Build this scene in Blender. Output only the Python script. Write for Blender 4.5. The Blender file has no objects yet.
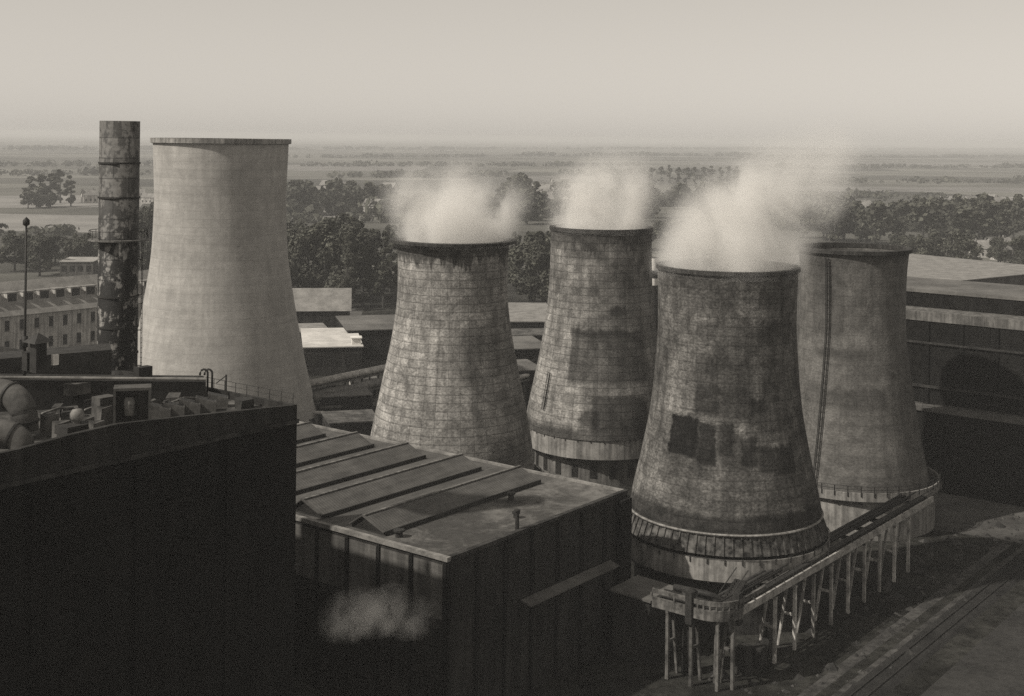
import bpy, math, random
from mathutils import Vector, Matrix
random.seed(7)
sc = bpy.context.scene
COL = sc.collection
PI = math.pi
H = 60.0                       # eye height over the works yard
F, CX, CY, ROLL = 1300.0, 512.0, 137.0, math.radians(0.68)
RGT = Vector((math.cos(ROLL), 0, math.sin(ROLL)))
UPV = Vector((-math.sin(ROLL), 0, math.cos(ROLL)))
FWD = Vector((0, 1, 0))
TH = math.radians(52)          # the works' grid is turned this far
BD = Vector((math.cos(TH), math.sin(TH), 0)); AD = Vector((-math.sin(TH), math.cos(TH), 0))

def ray(px, py): return RGT * ((px - CX) / F) + UPV * (-(py - CY) / F) + FWD
def at(px, py, z):
    r = ray(px, py); t = (z - H) / r.z
    return Vector((r.x * t, r.y * t, z))
def atd(px, py, d):
    r = ray(px, py); return Vector((r.x * d, r.y * d, H + r.z * d))
def zat(px, py, d): return H + ray(px, py).z * d

# ------------------------------------------------------------------ materials
class NT:
    def __init__(s, name):
        s.m = bpy.data.materials.new(name); s.m.use_nodes = True
        s.t = s.m.node_tree; s.t.nodes.clear()
        s.out = s.t.nodes.new('ShaderNodeOutputMaterial')
    def n(s, typ, **kw):
        nd = s.t.nodes.new(typ)
        for k, v in kw.items():
            if k in nd.inputs.keys(): s.put(nd.inputs[k], v)
            else: setattr(nd, k, v)
        return nd
    def put(s, sock, v):
        if isinstance(v, bpy.types.NodeSocket): s.t.links.new(v, sock)
        elif hasattr(sock.default_value, '__len__') and not hasattr(v, '__len__'):
            k = len(sock.default_value); sock.default_value = ([v] * 3 + [1])[:k] if k == 4 else [v] * k
        else: sock.default_value = v
    def math(s, op, a, b=0.0, c=None, clamp=False):
        nd = s.t.nodes.new('ShaderNodeMath'); nd.operation = op; nd.use_clamp = clamp
        s.put(nd.inputs[0], a); s.put(nd.inputs[1], b)
        if c is not None: s.put(nd.inputs[2], c)
        return nd.outputs[0]
    def ramp(s, v, a, b, lo=0.0, hi=1.0, smooth=True):
        nd = s.t.nodes.new('ShaderNodeMapRange'); nd.clamp = True
        if smooth: nd.interpolation_type = 'SMOOTHSTEP'
        s.put(nd.inputs['Value'], v); nd.inputs['From Min'].default_value = a; nd.inputs['From Max'].default_value = b
        nd.inputs['To Min'].default_value = lo; nd.inputs['To Max'].default_value = hi
        return nd.outputs[0]
    def noise(s, vec, scale, detail=4, rough=.6, dist=0.0):
        nd = s.t.nodes.new('ShaderNodeTexNoise'); s.put(nd.inputs['Vector'], vec)
        nd.inputs['Scale'].default_value = scale; nd.inputs['Detail'].default_value = detail
        nd.inputs['Roughness'].default_value = rough; nd.inputs['Distortion'].default_value = dist
        return nd.outputs[0]
    def scale(s, vec, x, y, z, off=(0, 0, 0)):
        nd = s.t.nodes.new('ShaderNodeMapping'); s.put(nd.inputs['Vector'], vec)
        nd.inputs['Scale'].default_value = (x, y, z); nd.inputs['Location'].default_value = off
        return nd.outputs[0]
    def grey(s, v, tint=(1, .965, .91)):
        nd = s.t.nodes.new('ShaderNodeCombineColor')
        for i in range(3): s.put(nd.inputs[i], s.math('MULTIPLY', v, tint[i]))
        return nd.outputs[0]
    def finish(s, col, rough=.85, bump=None, bstr=.4, bdist=.1, spec=.3, metal=0.0):
        b = s.n('ShaderNodeBsdfPrincipled')
        s.put(b.inputs['Base Color'], col); s.put(b.inputs['Roughness'], rough)
        b.inputs['Specular IOR Level'].default_value = spec; b.inputs['Metallic'].default_value = metal
        if bump is not None:
            bp = s.n('ShaderNodeBump'); bp.inputs['Strength'].default_value = bstr; bp.inputs['Distance'].default_value = bdist
            s.put(bp.inputs['Height'], bump); s.t.links.new(bp.outputs[0], b.inputs['Normal'])
        s.t.links.new(b.outputs[0], s.out.inputs['Surface'])
        return s.m

def rough_mat(name, v, scale=.4, amt=.35, fine=4.0, rough=.85, tint=(1, .965, .91), streak=False, spec=.3):
    """grey surface with weathering at two sizes, optional run-down streaks"""
    t = NT(name); tc = t.n('ShaderNodeTexCoord'); o = tc.outputs['Object']
    a = t.noise(o, scale, 5, .65); b = t.noise(o, fine, 3, .6)
    f = t.math('ADD', t.ramp(a, .3, .7, 1 - amt, 1 + amt), t.ramp(b, .3, .7, -amt * .4, amt * .4))
    if streak:
        s = t.noise(t.scale(o, 1.6, 1.6, .09), 1.0, 4, .6)
        f = t.math('MULTIPLY', f, t.ramp(s, .35, .65, .55, 1.1))
    return t.finish(t.grey(t.math('MULTIPLY', f, v), tint), rough, b, .25, .05, spec)

def brick_mat(name, v, bw=1.0, bh=.25, amt=.3, mort=.6, scale=1.0):
    t = NT(name); tc = t.n('ShaderNodeTexCoord'); o = tc.outputs['Object']
    # brick courses on x+y against z so that both wall directions get them
    sx = t.n('ShaderNodeSeparateXYZ', Vector=o)
    u = t.math('ADD', sx.outputs[0], sx.outputs[1])
    cv = t.n('ShaderNodeCombineXYZ', X=u, Y=sx.outputs[2])
    br = t.n('ShaderNodeTexBrick'); t.put(br.inputs['Vector'], cv.outputs[0])
    br.inputs['Scale'].default_value = scale; br.inputs['Brick Width'].default_value = bw; br.inputs['Row Height'].default_value = bh
    br.inputs['Mortar Size'].default_value = .03; br.inputs['Color1'].default_value = (1, 1, 1, 1); br.inputs['Color2'].default_value = (.75, .75, .75, 1)
    br.inputs['Mortar'].default_value = (mort, mort, mort, 1)
    bw_ = t.n('ShaderNodeRGBToBW', Color=br.outputs[0]).outputs[0]
    a = t.noise(o, .18, 6, .65); s = t.noise(t.scale(o, .9, .9, .06), 1.0, 4, .6)
    f = t.math('MULTIPLY', bw_, t.ramp(a, .3, .7, 1 - amt, 1 + amt)); f = t.math('MULTIPLY', f, t.ramp(s, .35, .65, .6, 1.15))
    return t.finish(t.grey(t.math('MULTIPLY', f, v)), .9, bw_, .3, .03, .2)

def shell_mat(name, v, pw, ph, line=.62, pvar=.25, stain=.4, topz=None, topd=.35, patches=(), blocks=.0, seed=0.0, base_dark=None, hstripe=0.0, vs=.7, mott=.5, az=0.0, course=.35):
    """cast concrete lifts of a cooling tower: u runs round the shell in metres, v is the height"""
    t = NT(name); uv = t.n('ShaderNodeTexCoord').outputs['UV']
    sp = t.n('ShaderNodeSeparateXYZ', Vector=uv); U, V = sp.outputs[0], sp.outputs[1]
    n1 = t.noise(t.scale(uv, 1, 1, 1, (seed, seed * .7, 0)), .12, 6, .62)
    n2 = t.noise(t.scale(uv, .8, .06, 1, (seed * 2, 0, 0)), 1.0, 5, .65)
    n3 = t.noise(t.scale(uv, 1, 1, 1, (0, seed, 0)), 1.1, 5, .7)
    n4 = t.noise(t.scale(uv, .05, .55, 1, (0, seed * 3, 0)), 1.0, 4, .6)
    br = t.n('ShaderNodeTexBrick'); t.put(br.inputs['Vector'], t.scale(uv, 1, 1, 1, (seed * 5, 0, 0)))
    br.offset = 0.0; br.inputs['Scale'].default_value = 1; br.inputs['Brick Width'].default_value = pw; br.inputs['Row Height'].default_value = ph
    br.inputs['Mortar Size'].default_value = .055; br.inputs['Mortar Smooth'].default_value = .6
    br.inputs['Color1'].default_value = (1 + pvar, 1 + pvar, 1 + pvar, 1); br.inputs['Color2'].default_value = (1 - pvar, 1 - pvar, 1 - pvar, 1)
    br.inputs['Mortar'].default_value = (line, line, line, 1)
    g = t.n('ShaderNodeRGBToBW', Color=br.outputs[0]).outputs[0]
    # the joints fade in and out with the dirt in them
    f = t.math('ADD', t.math('MULTIPLY', t.math('SUBTRACT', g, 1.0), t.ramp(n3, .3, .7, .5, 1.1)), 1.0)
    f = t.math('MULTIPLY', f, t.ramp(n1, .32, .68, 1 - stain, 1 + stain * .5))
    f = t.math('MULTIPLY', f, t.ramp(n2, .3, .7, 1 - stain * vs, 1.12))
    f = t.math('MULTIPLY', f, t.ramp(n3, .3, .7, 1 - stain * .45, 1 + stain * .3))
    n5 = t.noise(t.scale(uv, 1, 1.4, 1, (seed*4, 2, 0)), 2.6, 4, .7); n6 = t.noise(t.scale(uv, 1, 1, 1, (seed*9, 5, 0)), .45, 5, .7, .6)
    f = t.math('MULTIPLY', f, t.ramp(n5, .36, .64, 1 - mott * .75, 1 + mott * .35)); f = t.math('MULTIPLY', f, t.ramp(n6, .38, .62, 1 - mott * .7, 1 + mott * .3))
    # every lift of the formwork leaves its own dark, broken course line and tone
    lv = t.math('DIVIDE', V, ph); fr = t.math('FRACT', t.math('ADD', lv, t.math('MULTIPLY', t.math('SUBTRACT', n3, .5), .12)))
    cl = t.math('MULTIPLY', t.ramp(fr, .0, .2, 1, 0), t.ramp(n6, .35, .6, .25, 1)); f = t.math('MULTIPLY', f, t.math('SUBTRACT', 1.0, t.math('MULTIPLY', cl, course)))
    if hstripe: f = t.math('MULTIPLY', f, t.ramp(n4, .35, .65, 1 - hstripe, 1 + hstripe * .4))
    if blocks:
        b2 = t.n('ShaderNodeTexBrick'); t.put(b2.inputs['Vector'], t.scale(uv, 1, 1, 1, (seed * 11, seed * 3, 0)))
        b2.offset = .35; b2.inputs['Scale'].default_value = 1; b2.inputs['Brick Width'].default_value = pw * 3; b2.inputs['Row Height'].default_value = ph * 4
        b2.inputs['Mortar Size'].default_value = 0
        b2.inputs['Color1'].default_value = (1.12, 1.12, 1.12, 1); b2.inputs['Color2'].default_value = (1 - blocks, 1 - blocks, 1 - blocks, 1)
        gb = t.n('ShaderNodeRGBToBW', Color=b2.outputs[0]).outputs[0]
        f = t.math('MULTIPLY', f, t.math('ADD', t.math('MULTIPLY', t.math('SUBTRACT', gb, 1.0), t.ramp(n1, .4, .6, .15, 1.0)), 1.0))
    du = t.math('MULTIPLY', t.math('SUBTRACT', n3, .5), 1.6); dv = t.math('MULTIPLY', t.math('SUBTRACT', n6, .5), 1.6)
    U2 = t.math('ADD', t.math('ADD', U, az), du); V2 = t.math('ADD', V, dv)
    for (u0, u1, v0, v1, k, soft) in patches:      # repaired, soaked or scaled concrete, plain lighter or darker flanks, painted-in light
        m = t.math('MULTIPLY', t.ramp(U2, u0 - soft, u0 + soft), t.ramp(U2, u1 - soft, u1 + soft, 1, 0))
        m = t.math('MULTIPLY', m, t.math('MULTIPLY', t.ramp(V2, v0 - soft, v0 + soft), t.ramp(V2, v1 - soft, v1 + soft, 1, 0)))
        m = t.math('MULTIPLY', m, t.ramp(n3, .25, .6, .8, 1.0))
        f = t.math('MULTIPLY', f, t.math('ADD', t.math('MULTIPLY', m, k - 1.0), 1.0))
    if topz is not None:                             # wet, sooty top edge with ragged runs
        z0, depth = topz
        edge = t.math('ADD', V, t.math('MULTIPLY', t.math('SUBTRACT', n2, .5), depth * 3.4))
        f = t.math('MULTIPLY', f, t.ramp(edge, z0 - depth * 1.15, z0 - depth * .85, 1, topd))
    if base_dark is not None:
        z0, k = base_dark
        edge = t.math('ADD', V, t.math('MULTIPLY', t.math('SUBTRACT', n3, .5), 1.2))
        f = t.math('MULTIPLY', f, t.ramp(edge, z0 - .5, z0 + .5, k, 1))
    return t.finish(t.grey(t.math('MULTIPLY', f, v)), .9, f, .35, .08, .2)

M = {}
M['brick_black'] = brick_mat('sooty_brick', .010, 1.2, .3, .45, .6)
M['brick_dark'] = brick_mat('dark_brick', .032, 1.2, .3, .4, .7)
M['brick_mid'] = brick_mat('weathered_brick', .11, 1.2, .3, .3, .8)
M['plaster'] = rough_mat('pale_render', .42, .3, .25, 2.5, streak=True)
M['roof_felt'] = rough_mat('roofing_felt', .07, .25, .4, 2.2)
M['roof_dirty'] = rough_mat('dirty_roof', .075, .35, .6, 2.0)
M['roof_mid'] = rough_mat('grey_roof', .11, .1, .35, 1.2)
M['roof_pale'] = rough_mat('pale_roof', .3, .2, .2, 1.5)
M['roof_slate'] = rough_mat('tile_roof', .2, .3, .25, 2.0)
M['coping'] = rough_mat('pale_coping', .18, .5, .4, 3.0)
M['steel_dark'] = rough_mat('sooty_steel', .025, .8, .4, 5.0, .7)
M['steel_grey'] = rough_mat('painted_steel', .14, .8, .4, 4.0, .6, streak=True)
M['steel_pale'] = rough_mat('pale_painted_steel', .38, .8, .35, 3.0, .6)
M['conc_dark'] = rough_mat('wet_concrete', .035, .4, .5, 2.2, streak=True)
M['conc_mid'] = rough_mat('grey_concrete', .13, .4, .35, 2.5, streak=True)
M['conc_pale'] = rough_mat('pale_concrete', .24, .5, .3, 2.5, streak=True)
M['glass_dark'] = rough_mat('sooty_glass', .018, .5, .4, 2.0, .45, spec=.25)
M['crust'] = rough_mat('lime_crusted_louvres', .06, 1.1, .9, 1.9)
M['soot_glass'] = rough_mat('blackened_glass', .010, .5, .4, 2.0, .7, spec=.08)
M['leg'] = rough_mat('weathered_trestle_concrete', .40, .6, .45, 2.5, streak=True)
M['roof_white'] = rough_mat('whitewashed_roof', .5, .2, .2, 1.5)
M['deck_edge'] = rough_mat('paled_deck_edge', .30, .5, .4, 2.0)  # same fascia concrete, paled to make up for the tower's cast shadow
M['deck_front'] = rough_mat('shade_toned_deck_front', .11, .5, .5, 2.0, streak=True)  # fascia, balustrade and front legs: darker copy with shade put into the colour
M['white'] = rough_mat('white_paint', .7, .5, .15, 2.0)
M['wood'] = rough_mat('dark_timber', .05, .8, .4, 4.0)
M['rubber'] = rough_mat('black_rubber', .02, .8, .3, 4.0)
M['bark'] = rough_mat('bark', .05, .8, .4, 4.0)
def leaf(name, v): return rough_mat(name, v, .2, .35, .9, .75, (1, 1, .8))
M['leaf_a'], M['leaf_b'], M['leaf_c'] = leaf('leaves_dark', .04), leaf('leaves_mid', .058), leaf('leaves_light', .08)

# ------------------------------------------------------------------ mesh helper
class MB:
    def __init__(s): s.v, s.f, s.mi, s.uv = [], [], [], {}
    def quad(s, a, b, c, d, mi=0):
        i = len(s.v); s.v += [tuple(a), tuple(b), tuple(c), tuple(d)]; s.f.append((i, i+1, i+2, i+3)); s.mi.append(mi); return s
    def poly(s, pts, mi=0):
        i = len(s.v); s.v += [tuple(p) for p in pts]; s.f.append(tuple(range(i, i+len(pts)))); s.mi.append(mi); return s
    def hexa(s, p, mi=0):
        i = len(s.v); s.v += [tuple(q) for q in p]
        for f in ((0,3,2,1),(4,5,6,7),(0,1,5,4),(1,2,6,5),(2,3,7,6),(3,0,4,7)): s.f.append(tuple(i+k for k in f)); s.mi.append(mi)
        return s
    def box(s, x0, x1, y0, y1, z0, z1, mi=0):
        return s.hexa([(x0,y0,z0),(x1,y0,z0),(x1,y1,z0),(x0,y1,z0),(x0,y0,z1),(x1,y0,z1),(x1,y1,z1),(x0,y1,z1)], mi)
    def prism(s, pts, z0, z1, mi=0):
        n = len(pts); i = len(s.v); s.v += [(p[0],p[1],z0) for p in pts] + [(p[0],p[1],z1) for p in pts]
        s.f.append(tuple(i+k for k in reversed(range(n)))); s.f.append(tuple(i+n+k for k in range(n))); s.mi += [mi, mi]
        for k in range(n): s.f.append((i+k, i+(k+1)%n, i+n+(k+1)%n, i+n+k)); s.mi.append(mi)
        return s
    def extr(s, pts, d, mi=0):
        """closed outline of 3-D points swept by the vector d"""
        n = len(pts); i = len(s.v); d = Vector(d); s.v += [tuple(p) for p in pts] + [tuple(Vector(p)+d) for p in pts]
        s.f.append(tuple(i+k for k in reversed(range(n)))); s.f.append(tuple(i+n+k for k in range(n))); s.mi += [mi, mi]
        for k in range(n): s.f.append((i+k, i+(k+1)%n, i+n+(k+1)%n, i+n+k)); s.mi.append(mi)
        return s
    def bar(s, p, q, w, h=None, mi=0, up=(0,0,1)):
        h = h or w; p, q = Vector(p), Vector(q); d = (q-p).normalized(); u = Vector(up)
        if abs(d.dot(u)) > .98: u = Vector((1,0,0))
        x = d.cross(u).normalized()*w/2; y = x.cross(d).normalized()*h/2
        return s.hexa([p-x-y, p+x-y, p+x+y, p-x+y, q-x-y, q+x-y, q+x+y, q-x+y], mi)
    def tube(s, pts, r, n=10, mi=0, caps=True):
        pts = [Vector(p) for p in pts]; i0 = len(s.v)
        rr = r if hasattr(r, '__len__') else [r]*len(pts)
        for k, p in enumerate(pts):
            d = (pts[min(k+1, len(pts)-1)] - pts[max(k-1, 0)]).normalized()
            u = Vector((0,0,1)) if abs(d.z) < .95 else Vector((1,0,0))
            x = d.cross(u).normalized(); y = x.cross(d)
            for j in range(n):
                a = 2*PI*j/n; s.v.append(tuple(p + x*math.cos(a)*rr[k] + y*math.sin(a)*rr[k]))
        for k in range(len(pts)-1):
            for j in range(n):
                a, b = i0+k*n+j, i0+k*n+(j+1)%n; s.f.append((a, a+n, b+n, b)); s.mi.append(mi)
        if caps:
            s.f.append(tuple(i0+j for j in range(n))); m = i0+(len(pts)-1)*n; s.f.append(tuple(m+j for j in reversed(range(n)))); s.mi += [mi, mi]
        return s
    def lathe(s, prof, n=48, c=(0,0), mi=0, rref=None, jit=0.0):
        """profile of (r, z) round the vertical; u is measured in metres from the side that faces -y"""
        i0 = len(s.v); R = rref or 1.0; m = len(prof)
        for j in range(n+1):
            a = -PI + 2*PI*j/n
            for (r, z) in prof: s.v.append((c[0]+r*math.sin(a), c[1]-r*math.cos(a), z))
        for j in range(n):
            a0, a1 = -PI+2*PI*j/n, -PI+2*PI*(j+1)/n
            for k in range(m-1):
                i = i0+j*m+k; s.uv[len(s.f)] = [(a0*R, prof[k][1]), (a1*R, prof[k][1]), (a1*R, prof[k+1][1]), (a0*R, prof[k+1][1])]
                s.f.append((i, i+m, i+m+1, i+1)); s.mi.append(mi)
        return s
    def build(s, name, mat, parent=None, smooth=False, loc=None):
        me = bpy.data.meshes.new(name); me.from_pydata(s.v, [], s.f)
        mats = mat if isinstance(mat, (list, tuple)) else [mat]
        for m in mats: me.materials.append(m)
        if len(mats) > 1: me.polygons.foreach_set('material_index', s.mi)
        if s.uv:
            l = me.uv_layers.new(name='UVMap')
            for fi, co in s.uv.items():
                p = me.polygons[fi]
                for k, li in enumerate(p.loop_indices): l.data[li].uv = co[k]
        if smooth: me.polygons.foreach_set('use_smooth', [True]*len(me.polygons))
        me.update()
        o = bpy.data.objects.new(name, me); COL.objects.link(o)
        if parent is not None: o.parent = parent
        if loc is not None: o.location = loc
        return o

def tag(o, label, cat, group=None, kind=None):
    if label: o['label'] = label
    if cat: o['category'] = cat
    if group: o['group'] = group
    if kind: o['kind'] = kind
    return o
def thing(name, label, cat, loc=(0,0,0), rz=0.0, group=None):
    o = bpy.data.objects.new(name, None); COL.objects.link(o); o.location = loc; o.rotation_euler = (0,0,rz)
    o.empty_display_size = .5
    return tag(o, label, cat, group)
def struct(o): o['kind'] = 'structure'; return o
def dup(o, loc=None, rz=None, parent=None, scale=None):
    c = o.copy(); COL.objects.link(c)
    if parent is not None: c.parent = parent
    if loc is not None: c.location = loc
    if rz is not None: c.rotation_euler = (0,0,rz)
    if scale is not None: c.scale = scale
    for ch in [x for x in ALLKIDS.get(o.name, [])]: dup(ch, parent=c)
    return c
ALLKIDS = {}

def smooth_prof(pts, n=30):
    """points (z, r) -> smooth profile"""
    pts = sorted(pts); out = []
    for i in range(n+1):
        z = pts[0][0] + (pts[-1][0]-pts[0][0])*i/n
        k = max(j for j in range(len(pts)-1) if pts[j][0] <= z + 1e-9)
        z1, r1 = pts[k]; z2, r2 = pts[k+1]
        z0, r0 = pts[k-1] if k > 0 else (2*z1-z2, 2*r1-r2); z3, r3 = pts[k+2] if k+2 < len(pts) else (2*z2-z1, 2*r2-r1)
        h = z2-z1; m1 = (r2-r0)/(z2-z0)*h; m2 = (r3-r1)/(z3-z1)*h; q = (z-z1)/h
        r = (2*q**3-3*q*q+1)*r1 + (q**3-2*q*q+q)*m1 + (-2*q**3+3*q*q)*r2 + (q**3-q*q)*m2
        out.append((r, z))
    return out

# ------------------------------------------------------------------ cooling towers
def ring_wall(mb, r, z0, z1, th=.25, n=72): 
    return mb.lathe([(r, z0), (r, z1), (r-th, z1), (r-th, z0), (r, z0)], n)

def tower(label, cx, d, prof_px, mat, rim, gal=None, skirt=None, drum=None, columns=0, ladder=None, rim_over=0.25, rim_h=.8, rim_mats=('conc_dark',)):
    """prof_px: (half width, row) pairs down the silhouette; all turned into metres at the tower's distance"""
    mid = atd(cx, sum(p[1] for p in prof_px)/len(prof_px), d)
    c = Vector((mid.x, mid.y, 0))
    pts = [(zat(cx, y, d), h*d/F) for h, y in prof_px]
    root = thing('cooling_tower', label, 'cooling tower', c)
    pr = smooth_prof(pts, 34); zt = pts[0][0]; zb = pr[0][1]; rb = pr[0][0]; rt = pr[-1][0]
    rref = (rb+rt)/2
    shell = MB().lathe(pr + [(r-.35, z) for r, z in reversed(pr)] + [pr[0]], 96, rref=rref).build('shell', mat, root, True)
    rm = MB().lathe([(rt+.01, zt-rim_h), (rt+rim_over, zt-rim_h+.12), (rt+rim_over, zt+.12), (rt-.5, zt+.12), (rt-.5, zt-rim_h), (rt+.01, zt-rim_h)], 96, rref=rref)
    rm.build('rim', M[rim], root)
    info = dict(root=root, c=c, zb=zb, rb=rb, zt=zt, rt=rt, prof=pr, rref=rref)
    if skirt:       # outlet louvres and ice shields under the shell
        z0, r1, mname = skirt
        mb = MB().lathe([(rb-.25, zb+.01), (r1, z0), (r1-.3, z0), (rb-.55, zb+.01)], 72, rref=rref)
        for k in range(72):
            a = 2*PI*k/72; mb.bar(((rb-.15)*math.cos(a), (rb-.15)*math.sin(a), zb), ((r1+.1)*math.cos(a), (r1+.1)*math.sin(a), z0), .16)
        mb.build('louvre_skirt', M[mname], root)
    if skirt and skirt[2] == 'crust':
        MB().tube([((rb+.05)*math.cos(2*PI*k/96), (rb+.05)*math.sin(2*PI*k/96), zb-.1) for k in range(97)], .16, 6, caps=False).build('drip_rail', M['conc_pale'], root)
    if gal:
        r, z0, z1, mname, rail_h, post = gal
        g = ring_wall(MB(), r, z0, z1, .25, 96); g.build('gallery_wall', M[mname], root)
        MB().lathe([(r-.26, z0+.05), (r-.26, z0+.3), (rb*.9, z0+.3), (rb*.9, z0+.05), (r-.26, z0+.05)], 72).build('gallery_floor', M['conc_dark'], root)
        rl = MB(); npost = post
        for k in range(npost):
            a = 2*PI*k/npost
            rl.bar(((r+.05)*math.cos(a), (r+.05)*math.sin(a), z1-.55), ((r+.05)*math.cos(a), (r+.05)*math.sin(a), z1+rail_h), .14)
        for zz in ((rail_h,) if rail_h < .6 else (rail_h, rail_h*.5)):
            rl.tube([((r+.05)*math.cos(2*PI*k/96), (r+.05)*math.sin(2*PI*k/96), z1+zz) for k in range(97)], .05, 5, caps=False)
        rl.build('railing', M['steel_dark'], root)
        for k in range(npost//2):
            a = 2*PI*k/(npost//2)
            mb = MB().extr([((r-.1)*math.cos(a), (r-.1)*math.sin(a), z0), ((r-.1)*math.cos(a), (r-.1)*math.sin(a), z0-.25), ((r-2)*math.cos(a), (r-2)*math.sin(a), z0-1.6), ((r-2)*math.cos(a), (r-2)*math.sin(a), z0)], (-.25*math.sin(a), .25*math.cos(a), 0))
            mb.build('bracket', M['conc_dark'], root)
    if drum:
        r, z1, mname, nwin = drum
        MB().lathe([(r, 0), (r, z1), (r-.4, z1), (r-.4, 0), (r, 0)], 72, rref=r).build('base_drum', M[mname], root)
        for k in range(nwin):
            a = 2*PI*k/nwin; ca, sa = math.cos(a), math.sin(a)
            def P(dr, t, z): return ((r+dr)*ca - t*sa, (r+dr)*sa + t*ca, z)
            MB().hexa([P(.05,-.6,z1*.3), P(.05,.6,z1*.3), P(-.2,.6,z1*.3), P(-.2,-.6,z1*.3), P(.05,-.6,z1*.75), P(.05,.6,z1*.75), P(-.2,.6,z1*.75), P(-.2,-.6,z1*.75)]).build('window', M['glass_dark'], root)
    for k in range(columns):
        a = 2*PI*k/columns; a2 = a + PI/columns; r2 = rb+.9
        mb = MB().bar(((rb-.2)*math.cos(a), (rb-.2)*math.sin(a), zb+.1), (r2*math.cos(a2), r2*math.sin(a2), 0), .55)
        mb.bar(((rb-.2)*math.cos(a+2*PI/columns), (rb-.2)*math.sin(a+2*PI/columns), zb+.1), (r2*math.cos(a2), r2*math.sin(a2), 0), .55)
        mb.build('column', M['conc_mid'], root)
    if ladder is not None:
        a, z0, z1 = ladder; mb = MB()
        pp = [(r, z) for r, z in pr if z0 <= z <= z1]
        for s in (-.3, .3):
            mb.tube([((r+.3)*math.sin(a)+s*math.cos(a), -(r+.3)*math.cos(a)+s*math.sin(a), z) for r, z in pp], .07, 5)
        for (r, z) in pp:
            for q in (0,):
                mb.bar(((r+.3)*math.sin(a)-.3*math.cos(a), -(r+.3)*math.cos(a)-.3*math.sin(a), z), ((r+.3)*math.sin(a)+.3*math.cos(a), -(r+.3)*math.cos(a)+.3*math.sin(a), z), .06)
        # cage plates make it a dark line from far away
        for (r, z), (rb_, zb_) in zip(pp[:-1], pp[1:]):
            mb.bar(((r+.55)*math.sin(a), -(r+.55)*math.cos(a), z), ((rb_+.55)*math.sin(a), -(rb_+.55)*math.cos(a), zb_), .1, .08)
        mb.build('ladder', M['steel_dark'], root)
    return info

D1, D2, D3, D4, D5 = 265., 196., 235., 169., 208.
def zz(c, d): return lambda y: zat(c, y, d)
z1, z2, z3, z4, z5 = zz(221, D1), zz(452, D2), zz(600, D3), zz(725, D4), zz(853, D5)

m1 = shell_mat('smooth_tower_concrete', .36, 3.4, 1.6, .93, .03, .13, (z1(138), 1.0), .8, seed=1.3, hstripe=.08, vs=.25, mott=.14, course=.12)
T1 = tower('tallest smooth pale cooling tower with overhanging rim and no steam behind the tall smokestack', 220, D1,
           [(66.5,139),(65.5,165),(64.5,200),(66.5,250),(69.5,275),(77,320),(87,370),(98,414)], m1, 'conc_pale', rim_over=.5, rim_h=.95, columns=26)
# rim walkway underside is open: a dark soffit under the overhang
m2 = shell_mat('panelled_tower_concrete', .36, 1.75, 1.15, .5, .17, .42, (z2(239), 2.9), .28, [(1.5, 8.5, z2(372), z2(320), .62, 1.2), (7.5, 14, z2(470), z2(300), .7, 1.5)], .18, 2.1, az=-.5, mott=.5, course=.4)  # second patch only darkens the right flank
T2 = tower('brightly lit panelled cooling tower steaming broadly behind the sawtooth workshop roof', 452, D2,
           [(56,240),(55,262),(55.5,300),(60,335),(69.5,382),(79.5,432),(84,465)], m2, 'conc_dark', rim_over=1.15, rim_h=.4,
           gal=(14.2, 6.6, 9.0, 'conc_mid', .1, 44), skirt=(9.4, 13.4, 'conc_dark'), drum=(12.2, 6.4, 'conc_dark', 0))
m3 = shell_mat('patched_tower_concrete', .26, 1.9, 1.3, .5, .16, .45, (z3(228), 3.0), .42, [(-5.6, 9, z3(372), z3(323), .5, .4), (-14, -5.7, z3(372), z3(312), 1.35, .3), (-14, -3.0, z3(416), z3(374), 1.45, .3), (-1.2, 8, z3(416), z3(384), .38, .4), (-3, 0, z3(412), z3(398), .5, .3), (2, 5.5, z3(310), z3(300), .4, .4), (-6, 6, z3(330), z3(322), .5, .3), (-3, 8, z3(290), z3(272), .8, .4), (-7, 1, z3(256), z3(244), .7, .5)], .25, 4.4, base_dark=(z3(414), .5), az=.75, mott=.5, course=.4)
T3 = tower('slender patched cooling tower steaming farthest back in the steaming trio', 600, D3,
           [(50.5,227),(50.5,250),(52,292),(55,322),(62,362),(70,400),(73,417),(73.5,424)], m3, 'conc_dark', rim_over=.25, rim_h=.7,
           gal=(13.1, 5.0, 8.45, 'conc_pale', .15, 36), drum=(11.6, 4.9, 'conc_mid', 22), ladder=(-.93, z3(404), z3(366)))
m4 = shell_mat('stained_tower_concrete', .158, 1.55, 1.15, .7, .11, .5, (z4(266), .9), .55,
               [(-7.9, -3.6, z4(441), z4(405), .08, .2), (-3.6, -1.2, z4(447), z4(408), .14, .25), (-1.0, 1.1, z4(438), z4(407), .32, .3), (1.2, 2.7, z4(416), z4(404), 1.7, .2), (1.9, 4.2, z4(446), z4(420), .24, .25), (2.2, 9.2, z4(428), z4(418), 1.55, .25), (4.2, 6.6, z4(452), z4(431), .35, .3), (6.6, 9.8, z4(456), z4(430), .3, .3), (-3.4, -1.8, z4(458), z4(446), .5, .3), (-4.4, -1.0, z4(400), z4(372), .5, .3), (3.5, 5.5, z4(398), z4(385), .4, .25), (-10, -4.6, z4(402), z4(340), 1.45, .2), (-4.4, 4, z4(402), z4(345), .68, .25),
                (-16, -7.8, z4(500), z4(395), 1.3, .6), (-9, 9, z4(312), z4(298), 1.35, .4), (-20, 20, z4(512), z4(490), .33, .5)], .25, 6.2, az=1.75, mott=.6, course=.3)
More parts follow.
